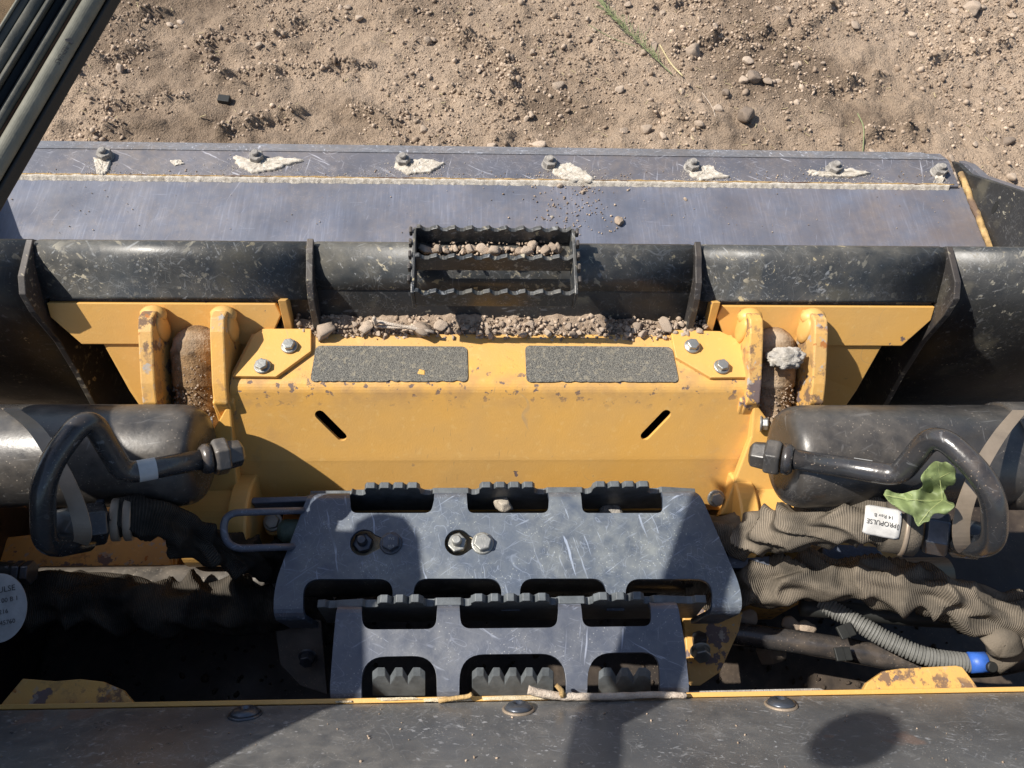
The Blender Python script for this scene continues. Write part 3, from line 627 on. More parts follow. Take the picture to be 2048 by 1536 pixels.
# ================================================================== QUICK COUPLER
qc = root('quick_coupler', 'yellow quick coupler carriage carrying the black bucket', 'quick coupler', (0, .45, .55))
CX = .006
def D_(px, py, d): return U(px, py, D=d).x
for s in (-1, 1):
    def X(v): return CX+s*v
    fp = [(X(.275), .5185, .732), (X(.546), .5185, .732), (X(.546), .508, .717), (X(.517), .487, .688), (X(.29), .487, .688), (X(.27), .510, .720)]
    v, f = prism(fp, (0, .008, -.006)); ob('face_plate', v, f, 'ypl', qc, bev=.0012)
    v, f = yz([(.5235, .7275), (.534, .742), (.546, .735), (.534, .722)], min(X(.272), X(.545)), max(X(.272), X(.545))); ob('top_lip', v, f, 'gus', qc, bev=.001)
    # gusset plate below the face
    v, f = prism([(X(.30), .492, .690), (X(.494), .492, .690), (X(.478), .455, .625), (X(.452), .415, .56), (X(.41), .36, .50), (X(.30), .36, .50)], (0, .010, -.008)); ob('lower_plate', v, f, 'ypl', qc, bev=.001)
    # inner wedge by the middle gusset
    v, f = yz([(.515, .745), (.535, .725), (.54, .66), (.50, .66), (.50, .70)], min(X(.2585), X(.2685)), max(X(.2585), X(.2685))); ob('end_plate', v, f, 'ypl', qc, bev=.001)
    EAR = [(D_(x_, 700, .9)-CX)*s for x_ in ((312, 449) if s < 0 else (1646, 1514))]
    for k, (xa, xb) in enumerate([(e_-.0085, e_+.0085) for e_ in EAR]):
        pe = [(.496, .748), (.486, .752), (.470, .745), (.42, .711), (.402, .695), (.396, .66), (.396, .60), (.40, .56), (.42, .52), (.52, .66), (.515, .73)]
        v, f = yz(pe, min(X(xa), X(xb)), max(X(xa), X(xb))); e = ob('pin_ear', v, f, 'ypl2', qc, bev=.002)
        # rounded weld cap at the top of each ear
        for (dx, yy, zz, rx, ry, rz) in ((0, .500, .735, (xb-xa)*.5+.007, .012, .011), (-.0078, .489, .722, .0055, .014, .021), (.0078, .489, .722, .0055, .014, .021)):
            a, b = ico(3); cx = X((xa+xb)/2)+dx*1.1
            v = [(cx+p[0]*rx*(1+.08*noise.noise(Vector(p)*3)), yy+p[1]*ry, zz+p[2]*rz) for p in a]; ob('weld_bead', v, b.tolist(), 'ypl', e, smooth=True)
    # pin boss between the ears
    mid = (EAR[0]+EAR[1])/2; hw = abs(EAR[0]-EAR[1])/2-.010
    v, f = lathe((X(mid), .486, .694), (0, -.80, -.60), [(-.022, hw*.15), (-.020, hw*.4), (-.014, hw*.68), (-.006, hw*.88), (.004, hw-.001), (.008, hw+.001), (.05, hw+.001), (.055, hw-.002), (.115, hw-.002)], 40)
    ob('pin_boss', v, f, 'rust', qc, smooth=False, bev=.001)
    v, f = box(min(X(mid-hw), X(mid+hw)), max(X(mid-hw), X(mid+hw)), (.395), .47, .56, .62); ob('boss_seat', v, f, 'rust', qc)
    P = []; S = []
    for _ in range(300):
        P.append((X(mid+random.uniform(-hw, hw)), random.uniform(.395, .46), .0)); S.append(random.uniform(.0015, .005))
    P = [(x, y, .694+(y-.486)*.75+math.sqrt(max(0, (hw)**2-(x-X(mid))**2))*1.25+random.uniform(-.003, .001)) for x, y, z in P]; o = crumb_cloud('caked_dirt', P, S, 'soil', par=qc)
    # inner bracket that comes forward to the cylinder pin
    v, f = yz([(.43, .69), (.405, .690), (.394, .66), (.394, .50), (.43, .50)], min(X(EAR[1]-.0135), X(EAR[1]+.012)), max(X(EAR[1]-.0135), X(EAR[1]+.012))); ob('bracket', v, f, 'ypl2', qc, bev=.002)
    # small hex ends on the ears
    bolt(qc, (X(EAR[1]+.013), .385, .672), (s, -.2, .3), .007, .008, 'zinc')
a, b = ico(4); c = Vector(U(1572, 716, .722))
v = [c+Vector((p[0]*.021, p[1]*.014, p[2]*.010))*(1+.35*noise.noise(Vector(p)*2.2)+.22*noise.noise(Vector(p)*5)+.07*noise.noise(Vector(p)*14)) for p in a]; mud = ob('mud_lump', v, b.tolist(), 'mud', smooth=True); tag(mud, 'pale dried mud lump stuck at the top of the right-hand pin boss', 'mud')
# centre cover: flat top, rounded bend, two lower folds, two slots
cov = root('coupler_cover', 'yellow folded cover plate with two slots and two grip pads', 'cover plate', (0, .45, .60))
prof = [(.496, .700), (.432, .700)] + [(.432-.018*math.sin(rad(a)), .700-.018*(1-math.cos(rad(a)))) for a in (10, 20, 30, 40, 50)] 
y0, z0 = prof[-1]; prof += [(.364, .622), (.3615, .6185), (.3595, .615), (.322, .553), (.318, .545)]
acc = [0]
for i in range(1, len(prof)): acc.append(acc[-1]+math.dist(prof[i], prof[i-1]))
def covfn(x, y, z):
    s_ = -y; i = max(j for j in range(len(acc)-1) if acc[j] <= s_+1e-7) if s_ > 0 else 0
    t = (s_-acc[i])/(acc[i+1]-acc[i]); a = prof[i]; b_ = prof[i+1]; yy = a[0]+(b_[0]-a[0])*t; zz = a[1]+(b_[1]-a[1])*t
    # smooth normal
    def nr(j): j = max(0, min(len(prof)-2, j)); d = (prof[j+1][0]-prof[j][0], prof[j+1][1]-prof[j][1]); l = math.hypot(*d); return (d[1]/l, -d[0]/l)
    n1 = nr(i) if t < .999 else nr(i); n_ = (n1[0], n1[1])
    if t < .01 and i > 0: m_ = nr(i-1); n_ = ((n1[0]+m_[0])/2, (n1[1]+m_[1])/2)
    return Vector((x, yy+n_[0]*z, zz+n_[1]*z))
def sOf(px, py):
    "length down the folded profile and x for a photo point on the sheet"
    best = None
    for i in range(len(prof)-1):
        for k in range(30):
            t = k/30; yy = prof[i][0]+(prof[i+1][0]-prof[i][0])*t; zz = prof[i][1]+(prof[i+1][1]-prof[i][1])*t
            q_ = U(px, py, zz); e = abs(q_.y-yy)
            if best is None or e < best[0]: best = (e, q_.x, acc[i]+(acc[i+1]-acc[i])*t)
    return (best[1], -best[2])
outl = [sOf(*p) for p in ((505, 672), (1462, 675), (1503, 745), (1506, 778), (1500, 870), (1442, 1010), (484, 1000), (468, 880), (461, 778), (466, 745))]
outl[0] = (outl[0][0], -.002); outl[1] = (outl[1][0], -.002); outl[5] = (outl[5][0], -acc[-1]+.001); outl[6] = (outl[6][0], -acc[-1]+.001)
def slot(a, b, r):
    a = Vector(a); b = Vector(b); d = (b-a).normalized(); n_ = Vector((-d.y, d.x)); ang = math.atan2(n_.y, n_.x)
    return [a+Vector((math.cos(ang+math.pi*k/8), math.sin(ang+math.pi*k/8)))*r for k in range(9)]+[b+Vector((math.cos(ang+math.pi+math.pi*k/8), math.sin(ang+math.pi+math.pi*k/8)))*r for k in range(9)]
sl1 = slot(sOf(641, 826), sOf(684, 870), .0062); sl2 = slot(sOf(1331, 826), sOf(1290, 868), .0062)
curve_plate('folded_sheet', [outl, [tuple(p) for p in sl1], [tuple(p) for p in sl2]], .005, 'ycov', cov, cuts=[-a for a in acc[1:-1]], fn=covfn, bev=.001)
for pts in ([(1508, 800), (1528, 828), (1566, 880), (1602, 944), (1582, 972), (1556, 985), (1545, 1008), (1520, 1024), (1440, 1030), (1452, 1008), (1503, 872)], [(460, 800), (436, 842), (404, 892), (398, 950), (408, 1000), (436, 1020), (484, 1012), (474, 960), (466, 880)]):
    v, f = prism([U(p_[0], p_[1], .692-.00046*(p_[1]-800)) for p_ in pts], (0, .004, -.02)); ob('side_web', v, f, 'yclean', cov, bev=.002)
v, f = box(-.30, .30, .36, .50, .50, .545); ob('inner_box', v, f, 'belly', cov)
for pts, pl in (([(465, 752), (508, 668), (526, 657), (622, 657), (622, 702), (552, 753)], 0), ([(1341, 659), (1440, 662), (1478, 680), (1507, 754), (1422, 755), (1352, 714)], 1)):
    v, f = slab(pts, .7085, (0, 0, -.0058)); ob('corner_plate', v, f, 'yclean', cov, bev=.0008)
for px, py in ((579, 690), (525, 730), (1384, 690), (1443, 731)):
    c = U(px, py+3, .7095); bolt(cov, c, (0, 0, 1), .0069, .0066, 'zinc', spin=px)
for k, pts in enumerate(([(632, 691), (934, 693), (936, 763), (620, 763)], [(1050, 691), (1344, 694), (1358, 764), (1053, 764)])):
    q = [U(a, b, .7040) for a, b in pts]; pp = []
    for i in range(4):
        A, B_, C_ = q[i-1], q[i], q[(i+1) % 4]; pp += [tuple(p) for p in fillet([A, B_, C_], .007, 5)[1:-1]]
    # ragged peeled edge on the near side
    out = []
    for i, p in enumerate(pp):
        out.append(Vector(p)); nx_ = Vector(pp[(i+1) % len(pp)])
        if (nx_-Vector(p)).length > .1:
            near = p[1] < q[0].y-.02 and nx_.y < q[0].y-.02
            for j in range(1, 60):
                w_ = Vector(p).lerp(nx_, j/60); w_.y += (.0026*max(0, noise.noise(w_*170+Vector((k*9, 0, 0))))+.0005*random.random()) if near else 0; out.append(w_)
    v, f = prism(out, (0, 0, -.0014)); ob('grip_pad', v, f, 'grip', cov)
crust('peeled_spot', [(838, 738), (850, 741), (850, 750), (834, 748)], .7042, .0004, 'yclean', cov, 5)
bolt(cov, U(1432, 996, .585), (0, -.6, .8), .008, .007, 'zinc')
# dirt trapped behind the cover
n1, n2 = 90, 14; v = []; xa, xb = U(560, 660, .70).x, U(1425, 660, .70).x
for i in range(n1+1):
    for j in range(n2+1):
        x = xa+(xb-xa)*i/n1; y = .4865+.075*j/n2; zz = .690+.018*math.sin(math.pi*min(1, j/n2*.75+.12))+.008*noise.noise(Vector((x*30, y*30, 1)))+.004*noise.noise(Vector((x*110, y*110, 1))); zz -= .010*max(0, abs(2*i/n1-1)-.75)*4
        v.append((x, y, zz))
f = [(i*(n2+1)+j, (i+1)*(n2+1)+j, (i+1)*(n2+1)+j+1, i*(n2+1)+j+1) for i in range(n1) for j in range(n2)]
sm = ob('trapped_soil', v, f, 'soil', smooth=True, solid=.03); sm['kind'] = 'stuff'
P = []; S = []
for _ in range(2600):
    x = random.uniform(xa+.02, xb-.01); y = random.uniform(.486, .55); s = .002+.0065*random.random()**2; P.append((x, y, .7065-max(0, .497-y)*.6+.004*noise.noise(Vector((x*30, y*30, 1)))+random.uniform(-.003, .003))); S.append(s)
for _ in range(700):
    x = random.uniform(xa+.05, xb-.04); P.append((x, .487-abs(random.gauss(0, .007)), .7008)); S.append(random.uniform(.0006, .0022))
for _ in range(260):
    P.append((random.uniform(-.29, .29), random.uniform(.434, .486), .7055)); S.append(random.uniform(.0005, .0013))
crumb_cloud('trapped_gravel', P, S, 'crumb')
TL = 'small stone in the dirt strip trapped behind the yellow cover'
for px, py, s, lb in ((650, 662, .030, 'pale reddish stone half in shadow at the left end of the trapped dirt'), (735, 656, .024, 'brown stone left of the forked twig in the trapped dirt'), (845, 662, .034, 'largest grey-brown rock in the trapped dirt, right of the twig'), (880, 655, .022, 'oval tan stone right of the largest trapped rock'), (1135, 654, .014, 'small dark stone in the right half of the trapped dirt'), (1275, 652, .014, 'tan pebble near the right end of the trapped dirt'), (1328, 652, .024, 'round grey-brown stone at the right end of the trapped dirt')):
    q = U(px, py, .708); stone((q.x, q.y, .705), s, lb, None, flat=.7)
for i in range(46):
    px = random.uniform(690, 1400); q = U(px, random.uniform(646, 674), .707); z_ = ('around the forked twig', 'behind the left grip pad', 'between the two grip pads', 'behind the left half of the right grip pad', 'behind the right half of the right grip pad', 'near the right corner plate')[int((px-690)//119)]
    stone((q.x, q.y, .705), random.uniform(.007, .013), 'small stone in the trapped dirt strip '+z_, 'trapped stones '+z_, flat=.8)
tw = root('forked_twig', 'bare pale forked twig lying in the trapped dirt left of centre', 'twig', U(800, 655, .715))
for a in ([(745, 640, .722), (790, 650, .722), (868, 664, .718)], [(752, 652, .716), (810, 655, .72), (850, 650, .716)], [(752, 650, .72), (748, 635, .735)]):
    v, f, _ = tube(catmull([U(*p) for p in a], 5), lambda l, an, i: .0022*(1+.25*noise.noise(Vector((l*200, an, 0)))), 7); ob('branch', v, f, 'wood', tw, smooth=True)

# ================================================================== TILT CYLINDERS
def D(px, py, d): return U(px, py, D=d)
RC = .0572
for s in (1, -1):
    if s > 0: c0 = D(1560, 913, .835); x1 = .95
    else: c0 = D(409, 910, .845); x1 = -.98
    cl = root('tilt_cylinder', 'dusty black hydraulic tilt cylinder in sunlight on the right, with a bent steel line' if s > 0 else 'black hydraulic tilt cylinder mostly in shade on the left, with a bent steel line', 'hydraulic cylinder', c0, 'tilt cylinders')
    ax = (s, 0, 0)
    le = abs(x1-c0.x)
    prf = [(0, .034), (.0012, .044), (.004, .0495), (.008, .053), (.014, .0555), (.022, .0568), (.032, RC), (.052, RC), (le, RC)]
    v, f = lathe(c0, ax, prf, 72); ob('barrel', v, f, 'cyl', cl, smooth=True)
    v, f = lathe(c0+Vector((s*.13, 0, 0)), ax, [(0, RC+.0002), (.002, RC+.0008), (.02, RC+.0008), (.022, RC+.0002)], 72)
    # hose guard cover further out
    v, f = lathe(c0+Vector((s*.245, 0, 0)), ax, [(0, RC+.001), (.003, RC+.0035), (.30, RC+.0035)], 72); ob('barrel_sleeve', v, f, 'cyl', cl, smooth=True)
    if s > 0:
        path = [(1585, 918, .786), (1797, 952, .742), (1872, 860, .700), (1988, 972, .668), (1990, 1098, .710), (1905, 1085, .770)]
        nutp, fit = (1562, 917, .79), (1845, 1062, .785)
    else:
        path = [(410, 918, .795), (248, 948, .752), (176, 826, .705), (84, 945, .682), (88, 1098, .720), (175, 1082, .770)]
        nutp, fit = (425, 916, .80), (215, 1045, .785)
    pp = [D(*q) for q in path]; v, f, uvv = tube(fillet(pp, [.014, .024, .050, .030], 10), .0110, 24); ob('steel_line', v, f, 'pipe', cl, smooth=True)
    nd = (pp[1]-pp[0]).normalized(); c = D(*nutp)-nd*.018
    v, f = merge(lathe(c, nd, [(.002, .018), (.004, .0205), (.015, .0205), (.018, .018)], 6, ph=.12), lathe(c, nd, [(-.014, .009), (-.011, .0145), (.003, .016)], 6, ph=.28)); ob('line_nut', v, f, 'cyl', cl, bev=.0012)
    v, f = lathe(c+nd*.02, nd, [(0, .0165), (.006, .0165), (.010, .0135)], 28); ob('collar', v, f, 'pipe', cl, smooth=True)
    # small white tag on the steel line
    tp = pp[0].lerp(pp[1], .58 if s > 0 else .62); v, f, _ = tube([tp, tp+nd*.009, tp+nd*.017], .01130, 24, False)
    f = [q for i, q in enumerate(f) if (i % 24) in ((range(0, 24)) if s < 0 else range(14, 24))]; ob('paper_tag', v, f, 'label', cl, smooth=True)
    n_ = Vector(tuple(-CF)); e2 = nd.cross(n_).normalized()
    for k, tx in enumerate('AVV' if s < 0 else 'V'):
        text_on(cl, tx, .006, lambda a, b: tp+nd*(.008+b*1.0)+e2*(a+(k-1)*.006)+n_*(math.sqrt(max(0, .01150**2-(a+(k-1)*.006)**2))), 'ink', 'print')
    # flat strap holding line and cylinder together
    sp_ = [(2040, 822, .79), (2000, 870, .745), (1962, 930, .722), (1936, 990, .712), (1922, 1045, .715), (1926, 1095, .735), (1950, 1112, .78)] if s > 0 else [(20, 818, .80), (70, 858, .755), (112, 920, .735), (140, 975, .725), (160, 1030, .722), (166, 1075, .735), (150, 1100, .78)]
    P_ = catmull([D(*q) for q in sp_], 6); v = []; f = []
    for i, p_ in enumerate(P_):
        v += [p_+Vector((-.0085, 0, 0)), p_+Vector((.0085, 0, 0))]
        if i: f.append((2*i-2, 2*i-1, 2*i+1, 2*i))
    ob('strap', v, f, 'strap', cl, solid=.0012)
    # elbow fitting under the strap
    e = D(*fit); d2 = (D(1700, 1040, .80)-D(1870, 1070, .765)).normalized() if s > 0 else (D(330, 1030, .82)-D(175, 1050, .775)).normalized()
    v, f = lathe(e-d2*.055, d2, [(0, .012), (.004, .019), (.026, .021), (.030, .017)], 28); ob('elbow', v, f, 'cyl', cl, smooth=True)
    v, f = lathe(e-d2*.024, d2, [(0, .020), (.002, .0225), (.020, .0225), (.023, .020)], 6); ob('hose_nut', v, f, 'dkbolt' if s > 0 else 'pipe', cl, bev=.001)

# ================================================================== HOSES
def sleeve(name, pts, r0, mat, label, fold, group=None, seed=0, seg=56, n=14, smooth_to=None):
    h = root(name, label, 'hose', pts[0], group); P_ = catmull(pts, n)
    # resample evenly
    L_ = [0]
    for i in range(1, len(P_)): L_.append(L_[-1]+(P_[i]-P_[i-1]).length)
    T_ = np.linspace(0, L_[-1], int(L_[-1]/.0028)); Q = []
    for t in T_:
        i = min(len(P_)-2, max(0, int(np.searchsorted(L_, t))-1)); k = (t-L_[i])/max(1e-9, L_[i+1]-L_[i]); Q.append(P_[i].lerp(P_[i+1], k))
    def rf(l, a, i):
        u = l*23+.35*math.sin(a+seed)+.9*noise.noise(Vector((l*14, math.cos(a), math.sin(a)+seed)))
        k = u % 1; rid = (1-abs(2*k-1)); rid = rid**1.6
        q = noise.noise(Vector((l*22, math.cos(a)*1.4+seed, math.sin(a)*1.4)))
        amp = fold*(.45+.8*abs(noise.noise(Vector((l*6, seed, 0))))+.35*math.cos(a+seed+l*20))
        return r0*(1+amp*(rid-.45)+fold*.7*q)
    v, f, uv = tube(Q, rf, seg); ob('woven_sleeve', v, f, mat, h, smooth=True, uv=uv); return h, Q
a = [D(1822, 1058, .79), D(1770, 1048, .80), D(1700, 1040, .815), D(1610, 1052, .85), D(1520, 1066, .912), D(1440, 1072, .960), D(1350, 1085, 1.01)]
h1, _ = sleeve('hydraulic_hose', a, .0240, 'sleeve', 'dusty brown woven hose sleeve with a white sticker, upper one on the right', .55, 'hydraulic hoses', 1)
# white sticker wrapped on the fitting end of the upper hose
axd = (D(1700, 1034, .80)-D(1800, 1052, .785)).normalized(); cc = D(1752, 1042, .792); n0 = Vector(tuple(-CF)); n0 = (n0-axd*n0.dot(axd)).normalized(); b0 = n0.cross(axd)   # b0 up in picture?
if b0.dot(Vector(tuple(CU))) < 0: b0 = -b0
RR = .0292
def onh(u_, v_, lift=0): t_ = v_/RR; return cc+axd*u_+(n0*math.cos(t_)+b0*math.sin(t_))*(RR+lift)
v = []; f = []
for i in range(9):
    for j in range(17):
        uu = -.0185+.034*i/8; vv_ = -.013+.032*j/16
        v.append(onh(uu+(.004 if (i in (0, 8) and j in (0, 16)) else 0)*(1 if i == 0 else -1), vv_, .0004*noise.noise(Vector((uu*150, vv_*150, 0)))))
f = [(i*17+j, (i+1)*17+j, (i+1)*17+j+1, i*17+j+1) for i in range(8) for j in range(16)]
lb = ob('sticker', v, f, 'label', h1, smooth=True, solid=-.0004)
text_on(h1, 'PROPULSE', .0066, lambda a_, b_: onh(-.0005+a_*.92, .002-b_, .0011), 'ink', 'print')
text_on(h1, '14 Rev B', .0050, lambda a_, b_: onh(-.002+a_, .009-b_, .0011), 'ink2', 'print')
text_on(h1, '0', .0085, lambda a_, b_: onh(-.0160+a_*.5, .001-b_, .0011), 'ink', 'print')
v, f, _ = tube([D(1765, 1050, .79), D(1800, 1056, .787), D(1826, 1060, .785)], .0275, 40); ob('crimp_sleeve', v, f, 'sleeve', h1, smooth=True)
for q in ((1805, .0292), (1828, .028)):
    c = D(q[0], 1056, .786); v, f = lathe(c, axd, [(-.0022, q[1]-.001), (-.0015, q[1]), (.0015, q[1]), (.0022, q[1]-.001)], 40); ob('clamp_ring', v, f, 'strap', h1, smooth=True)
a = [D(1380, 1168, .985), D(1490, 1172, .95), D(1560, 1160, .93), D(1640, 1156, .91), D(1750, 1160, .895), D(1850, 1178, .88), D(1940, 1212, .875), D(2060, 1240, .87), D(2200, 1260, .87)]
sleeve('hydraulic_hose', a, .0258, 'sleeve', 'wrinkled tan woven hose sleeve, lower one on the right beneath the sticker hose', .72, 'hydraulic hoses', 4)
a = [D(225, 1040, .79), D(290, 1036, .80), D(350, 1052, .825), D(420, 1092, .86), D(500, 1118, .91), D(600, 1140, .975), D(720, 1150, 1.04)]
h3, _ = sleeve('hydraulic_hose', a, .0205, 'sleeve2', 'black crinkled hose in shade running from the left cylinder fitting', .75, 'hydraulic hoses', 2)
d3 = (a[1]-a[0]).normalized()
for k, m_, r_ in ((-.012, 'dkbolt', .0225), (.004, 'strap', .0225), (.016, 'strap', .0230)):
    v, f = lathe(a[0]+d3*k, d3, [(-.004, r_-.001), (-.003, r_), (.003, r_), (.004, r_-.001)], 40 if m_ == 'strap' else 6); ob('clamp_ring' if m_ == 'strap' else 'hex_collar', v, f, m_, h3, smooth=(m_ == 'strap'), bev=0 if m_ == 'strap' else .001)
a = [D(-140, 1230, .84), D(20, 1205, .87), D(140, 1198, .88), D(260, 1210, .90), D(400, 1212, .92), D(530, 1215, .95), D(680, 1225, 1.0)]
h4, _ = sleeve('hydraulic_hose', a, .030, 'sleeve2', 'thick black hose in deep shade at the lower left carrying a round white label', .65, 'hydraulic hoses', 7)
# round label
lc = D(-4, 1216, .80); lx = Vector((1, .16, .10)).normalized(); lz = (Vector((0, -.30, .95))).normalized(); ly = lz.cross(lx).normalized(); lx = ly.cross(lz)
v = [lc+lx*math.cos(t)*.030+ly*math.sin(t)*.036 for t in np.linspace(0, 2*math.pi, 49)[:-1]]; v, f = prism(v, tuple(-lz*.0006)); rl = ob('round_label', v, f, 'label', h4)
for i, (t_, sz, xo) in enumerate((('PROPULSE', .0085, 0), ('30 00 40 00 B 1', .0068, 0), ('2216', .0065, .004), ('45760', .0065, .009))):
    text_on(h4, t_, sz, lambda a_, b_: lc+lx*(a_+xo)+ly*(b_+.018-.0115*i)+lz*.0006, 'ink2', 'print')
v, f, _ = tube([D(-40, 1138, .84), D(60, 1146, .85)], .010, 24); o = ob('hose_end', v, f, 'rubber', smooth=True); 
cp = root('hose_coupling', 'small dark hose coupling at the left edge above the round label', 'hose coupling', D(-40, 1138, .84)); o.parent = cp; o.location = -cp.location
for k in (20, 40, 58): v, f = lathe(D(k, 1145, .848), (1, 0, 0), [(-.004, .0135), (.004, .0135)], 6); ob('hex_collar', v, f, 'dkbolt', cp, bev=.001)
# rigid black pipe, corrugated conduit, blue tape, clips on the lower right
bp = root('black_pipe', 'smooth black pipe low on the right running away from the step bracket', 'pipe', D(1600, 1290, .95))
v, f, _ = tube(catmull([D(1400, 1256, .985), D(1480, 1268, .97), D(1650, 1292, .95), D(1800, 1318, .93), D(1960, 1330, .915), D(2120, 1300, .91)], 8), .0145, 28); ob('pipe', v, f, 'pipe', bp, smooth=True)
for (px, py, rz) in ((1692, 1262, .3), (1686, 1308, .05)):
    c = D(px, py, .915); v, f = box(-.010, .010, -.008, .008, -.002, .002); q = Matrix.Rotation(rz, 3, 'Z'); v = [c+q @ Vector(x) for x in v]; ob('cable_clip', v, f, 'rubber', bp, bev=.001)
    v, f = box(-.0006, .0006, -.0085, .0085, .001, .0028); v = [c+q @ Vector(x) for x in v]; ob('rib', v, f, 'rubber', bp)
v, f, _ = tube(catmull([D(1600, 1215, .96), D(1700, 1222, .95), D(1830, 1235, .94), D(1950, 1240, .93)], 6), .011, 16); ob('pipe', v, f, 'rubber', bp, smooth=True)
cd = root('corrugated_conduit', 'grey corrugated cable conduit with blue tape lying over the black pipe', 'cable conduit', D(1800, 1290, .91))
pth = catmull([D(1640, 1205, .955), D(1710, 1243, .93), D(1775, 1280, .912), D(1850, 1312, .895), D(1940, 1326, .885)], 40)
v, f, _ = tube(pth, lambda l, a_, i: .0100+(.0012 if (l*260) % 1 < .6 else -.0008), 18); M['cond'] = simple('conduit_grey', (.16, .16, .15), .55); ob('conduit', v, f, 'cond', cd, smooth=False)
v, f, _ = tube([D(1938, 1325, .882), D(1956, 1325, .880), D(1973, 1324, .878)], lambda l, a_, i: .0118+.0003*math.sin(a_*9+l*900), 24); ob('blue_tape', v, f, 'blue', cd, smooth=True)
a = [D(1985, 1330, .878), D(2030, 1300, .87), D(2100, 1250, .86)]
v, f, _ = tube(catmull(a, 8), lambda l, a_, i: .013+.0025*noise.noise(Vector((l*60, math.cos(a_), math.sin(a_)))), 24); ob('frayed_sleeve', v, f, 'sleeve', cd, smooth=True)
v, f, _ = tube(catmull([D(1975, 1290, .865), D(2000, 1275, .86), D(2010, 1300, .86)], 8), .0185, 20); ob('wrap', v, f, 'sleeve', cd, smooth=True)
v, f = lathe(D(1981, 1333, .868), (0, -.3, .95), [(-.005, .006), (.004, .006), (.005, .005)], 16); ob('tie_head', v, f, 'rubber', cd)

# ================================================================== CHASSIS below and behind
ch = root('chassis', 'dark oily machine underframe with yellow cross members below the steps', 'machine frame', (0, .2, .38))
v, f = box(-1.0, 1.0, -.30, .46, .375, .385); ob('belly_pan', v, f, 'belly', ch)
v, f = box(-1.0, 1.0, .052, .060, .385, .640); ob('bulkhead', v, f, 'belly', ch)
v, f, _ = tube([(-.60, .235, .520), (.60, .235, .520)], .021, 32); ob('cross_tube', v, f, 'cyl', ch, smooth=True)
for s in (-1, 1):
    c = Vector((s*.300, .300, .560))
    v, f = lathe(c, (s, 0, 0), [(0, .062), (.003, .064), (.022, .064), (.024, .062)], 48); ob('pivot_flange', v, f, 'yclean', ch, bev=.0008)
    v, f = lathe(c+Vector((s*.024, 0, 0)), (s, 0, 0), [(0, .055), (.060, .055)], 48); ob('pivot_boss', v, f, 'yclean', ch, smooth=False)
    v, f = box(min(s*.325, s*.40), max(s*.325, s*.40), .20, .40, .40, .52); ob('cross_member', v, f, 'ypl2', ch, bev=.002)
    v, f = box(min(s*.42, s*.56), max(s*.42, s*.56), .25, .45, .42, .50); ob('arm_foot', v, f, 'ypl2', ch, bev=.003)
# pale shelf under the cover on which the step frame sits
v, f = box(-.29, .30, .318, .36, .480, .50); ob('shelf', v, f, 'ypl', ch, bev=.002)
v, f = slab([(1372, 1382), (1640, 1376), (1662, 1384), (1700, 1392), (1372, 1396)], .635, (0, 0, -.01)); ob('inner_ledge', v, f, 'nut', ch, bev=.001)
v, f = slab([(-60, 1080), (120, 1060), (250, 1040), (345, 1075), (350, 1160), (120, 1200), (-60, 1200)], .505, (0, 0, -.05)); ob('arm_casting', v, f, 'ypl2', ch, bev=.006)
v, f = slab([(1645, 1092), (1660, 1086), (1755, 1092), (1768, 1108), (1768, 1150), (1640, 1145)], .52, (0, 0, -.06)); ob('grey_housing', v, f, 'plate2', ch, bev=.004)
v, f = slab([(1455, 1108), (1500, 1106), (1512, 1114), (1560, 1110), (1590, 1125), (1600, 1140), (1455, 1135)], .585, (0, 0, -.012)); ob('wire_clamp', v, f, 'plate2', ch, bev=.001)
P = [];
M['darksoil'] = soil_like('oily_soil', (.035, .027, .022), (.09, .07, .055), sc=90)
for _ in range(900):
    P.append((random.uniform(-.7, .7), random.uniform(.07, .44), .386))
crumb_cloud('belly_crumbs', P, [random.uniform(.003, .011) for _ in P], 'darksoil')
for px, py, z, s, lb, pool in ((1008, 1008, .600, .032, 'bright white chalky rock showing through the middle notch of the upper step', STL), (668, 1187, .50, .030, 'grey squared stone seen through the leftmost opening of the upper step', STL), (740, 1192, .49, .040, 'brown rough clod seen through the leftmost opening of the upper step', STD),
                         (1500, 1235, .50, .036, 'brown rounded stone just right of the step bracket above the black pipe', STONES), (1582, 1250, .49, .032, 'paler of two stones above the black pipe', STONES), (1615, 1256, .49, .030, 'right one of two stones above the black pipe', STONES), (1545, 1300, .46, .055, 'dark brown clod below the black pipe', STD)):
    q = U(px, py, z); stone((q.x, q.y, z-.012), s, lb, None, pool, flat=.8)
v, f = slab([(1316, 1184), (1322, 1180), (1378, 1182), (1382, 1188), (1380, 1200), (1318, 1200)], .50, (0, 0, -.01)); ob('grey_tag', v, f, 'nut', ch, bev=.001)
v, f, _ = tube(catmull([D(1050, 1175, .99), D(1130, 1172, .985), D(1230, 1180, .98)], 6), .016, 24); o = ob('hose_end', v, f, 'sleeve', ch, smooth=True, uv=_)
v, f, _ = tube(catmull([D(1135, 1192, .985), D(1190, 1190, .98), D(1260, 1200, .98)], 30), lambda l, a_, i: .0105+(.001 if (l*260) % 1 < .6 else -.0008), 16); ob('conduit', v, f, 'cond', ch)
v, f = lathe(U(1222, 1028, .56), (0, -.2, 1), [(-.02, .016), (.0, .0155), (.003, .012)], 40); ob('knurled_cap', v, f, 'nut', ch)

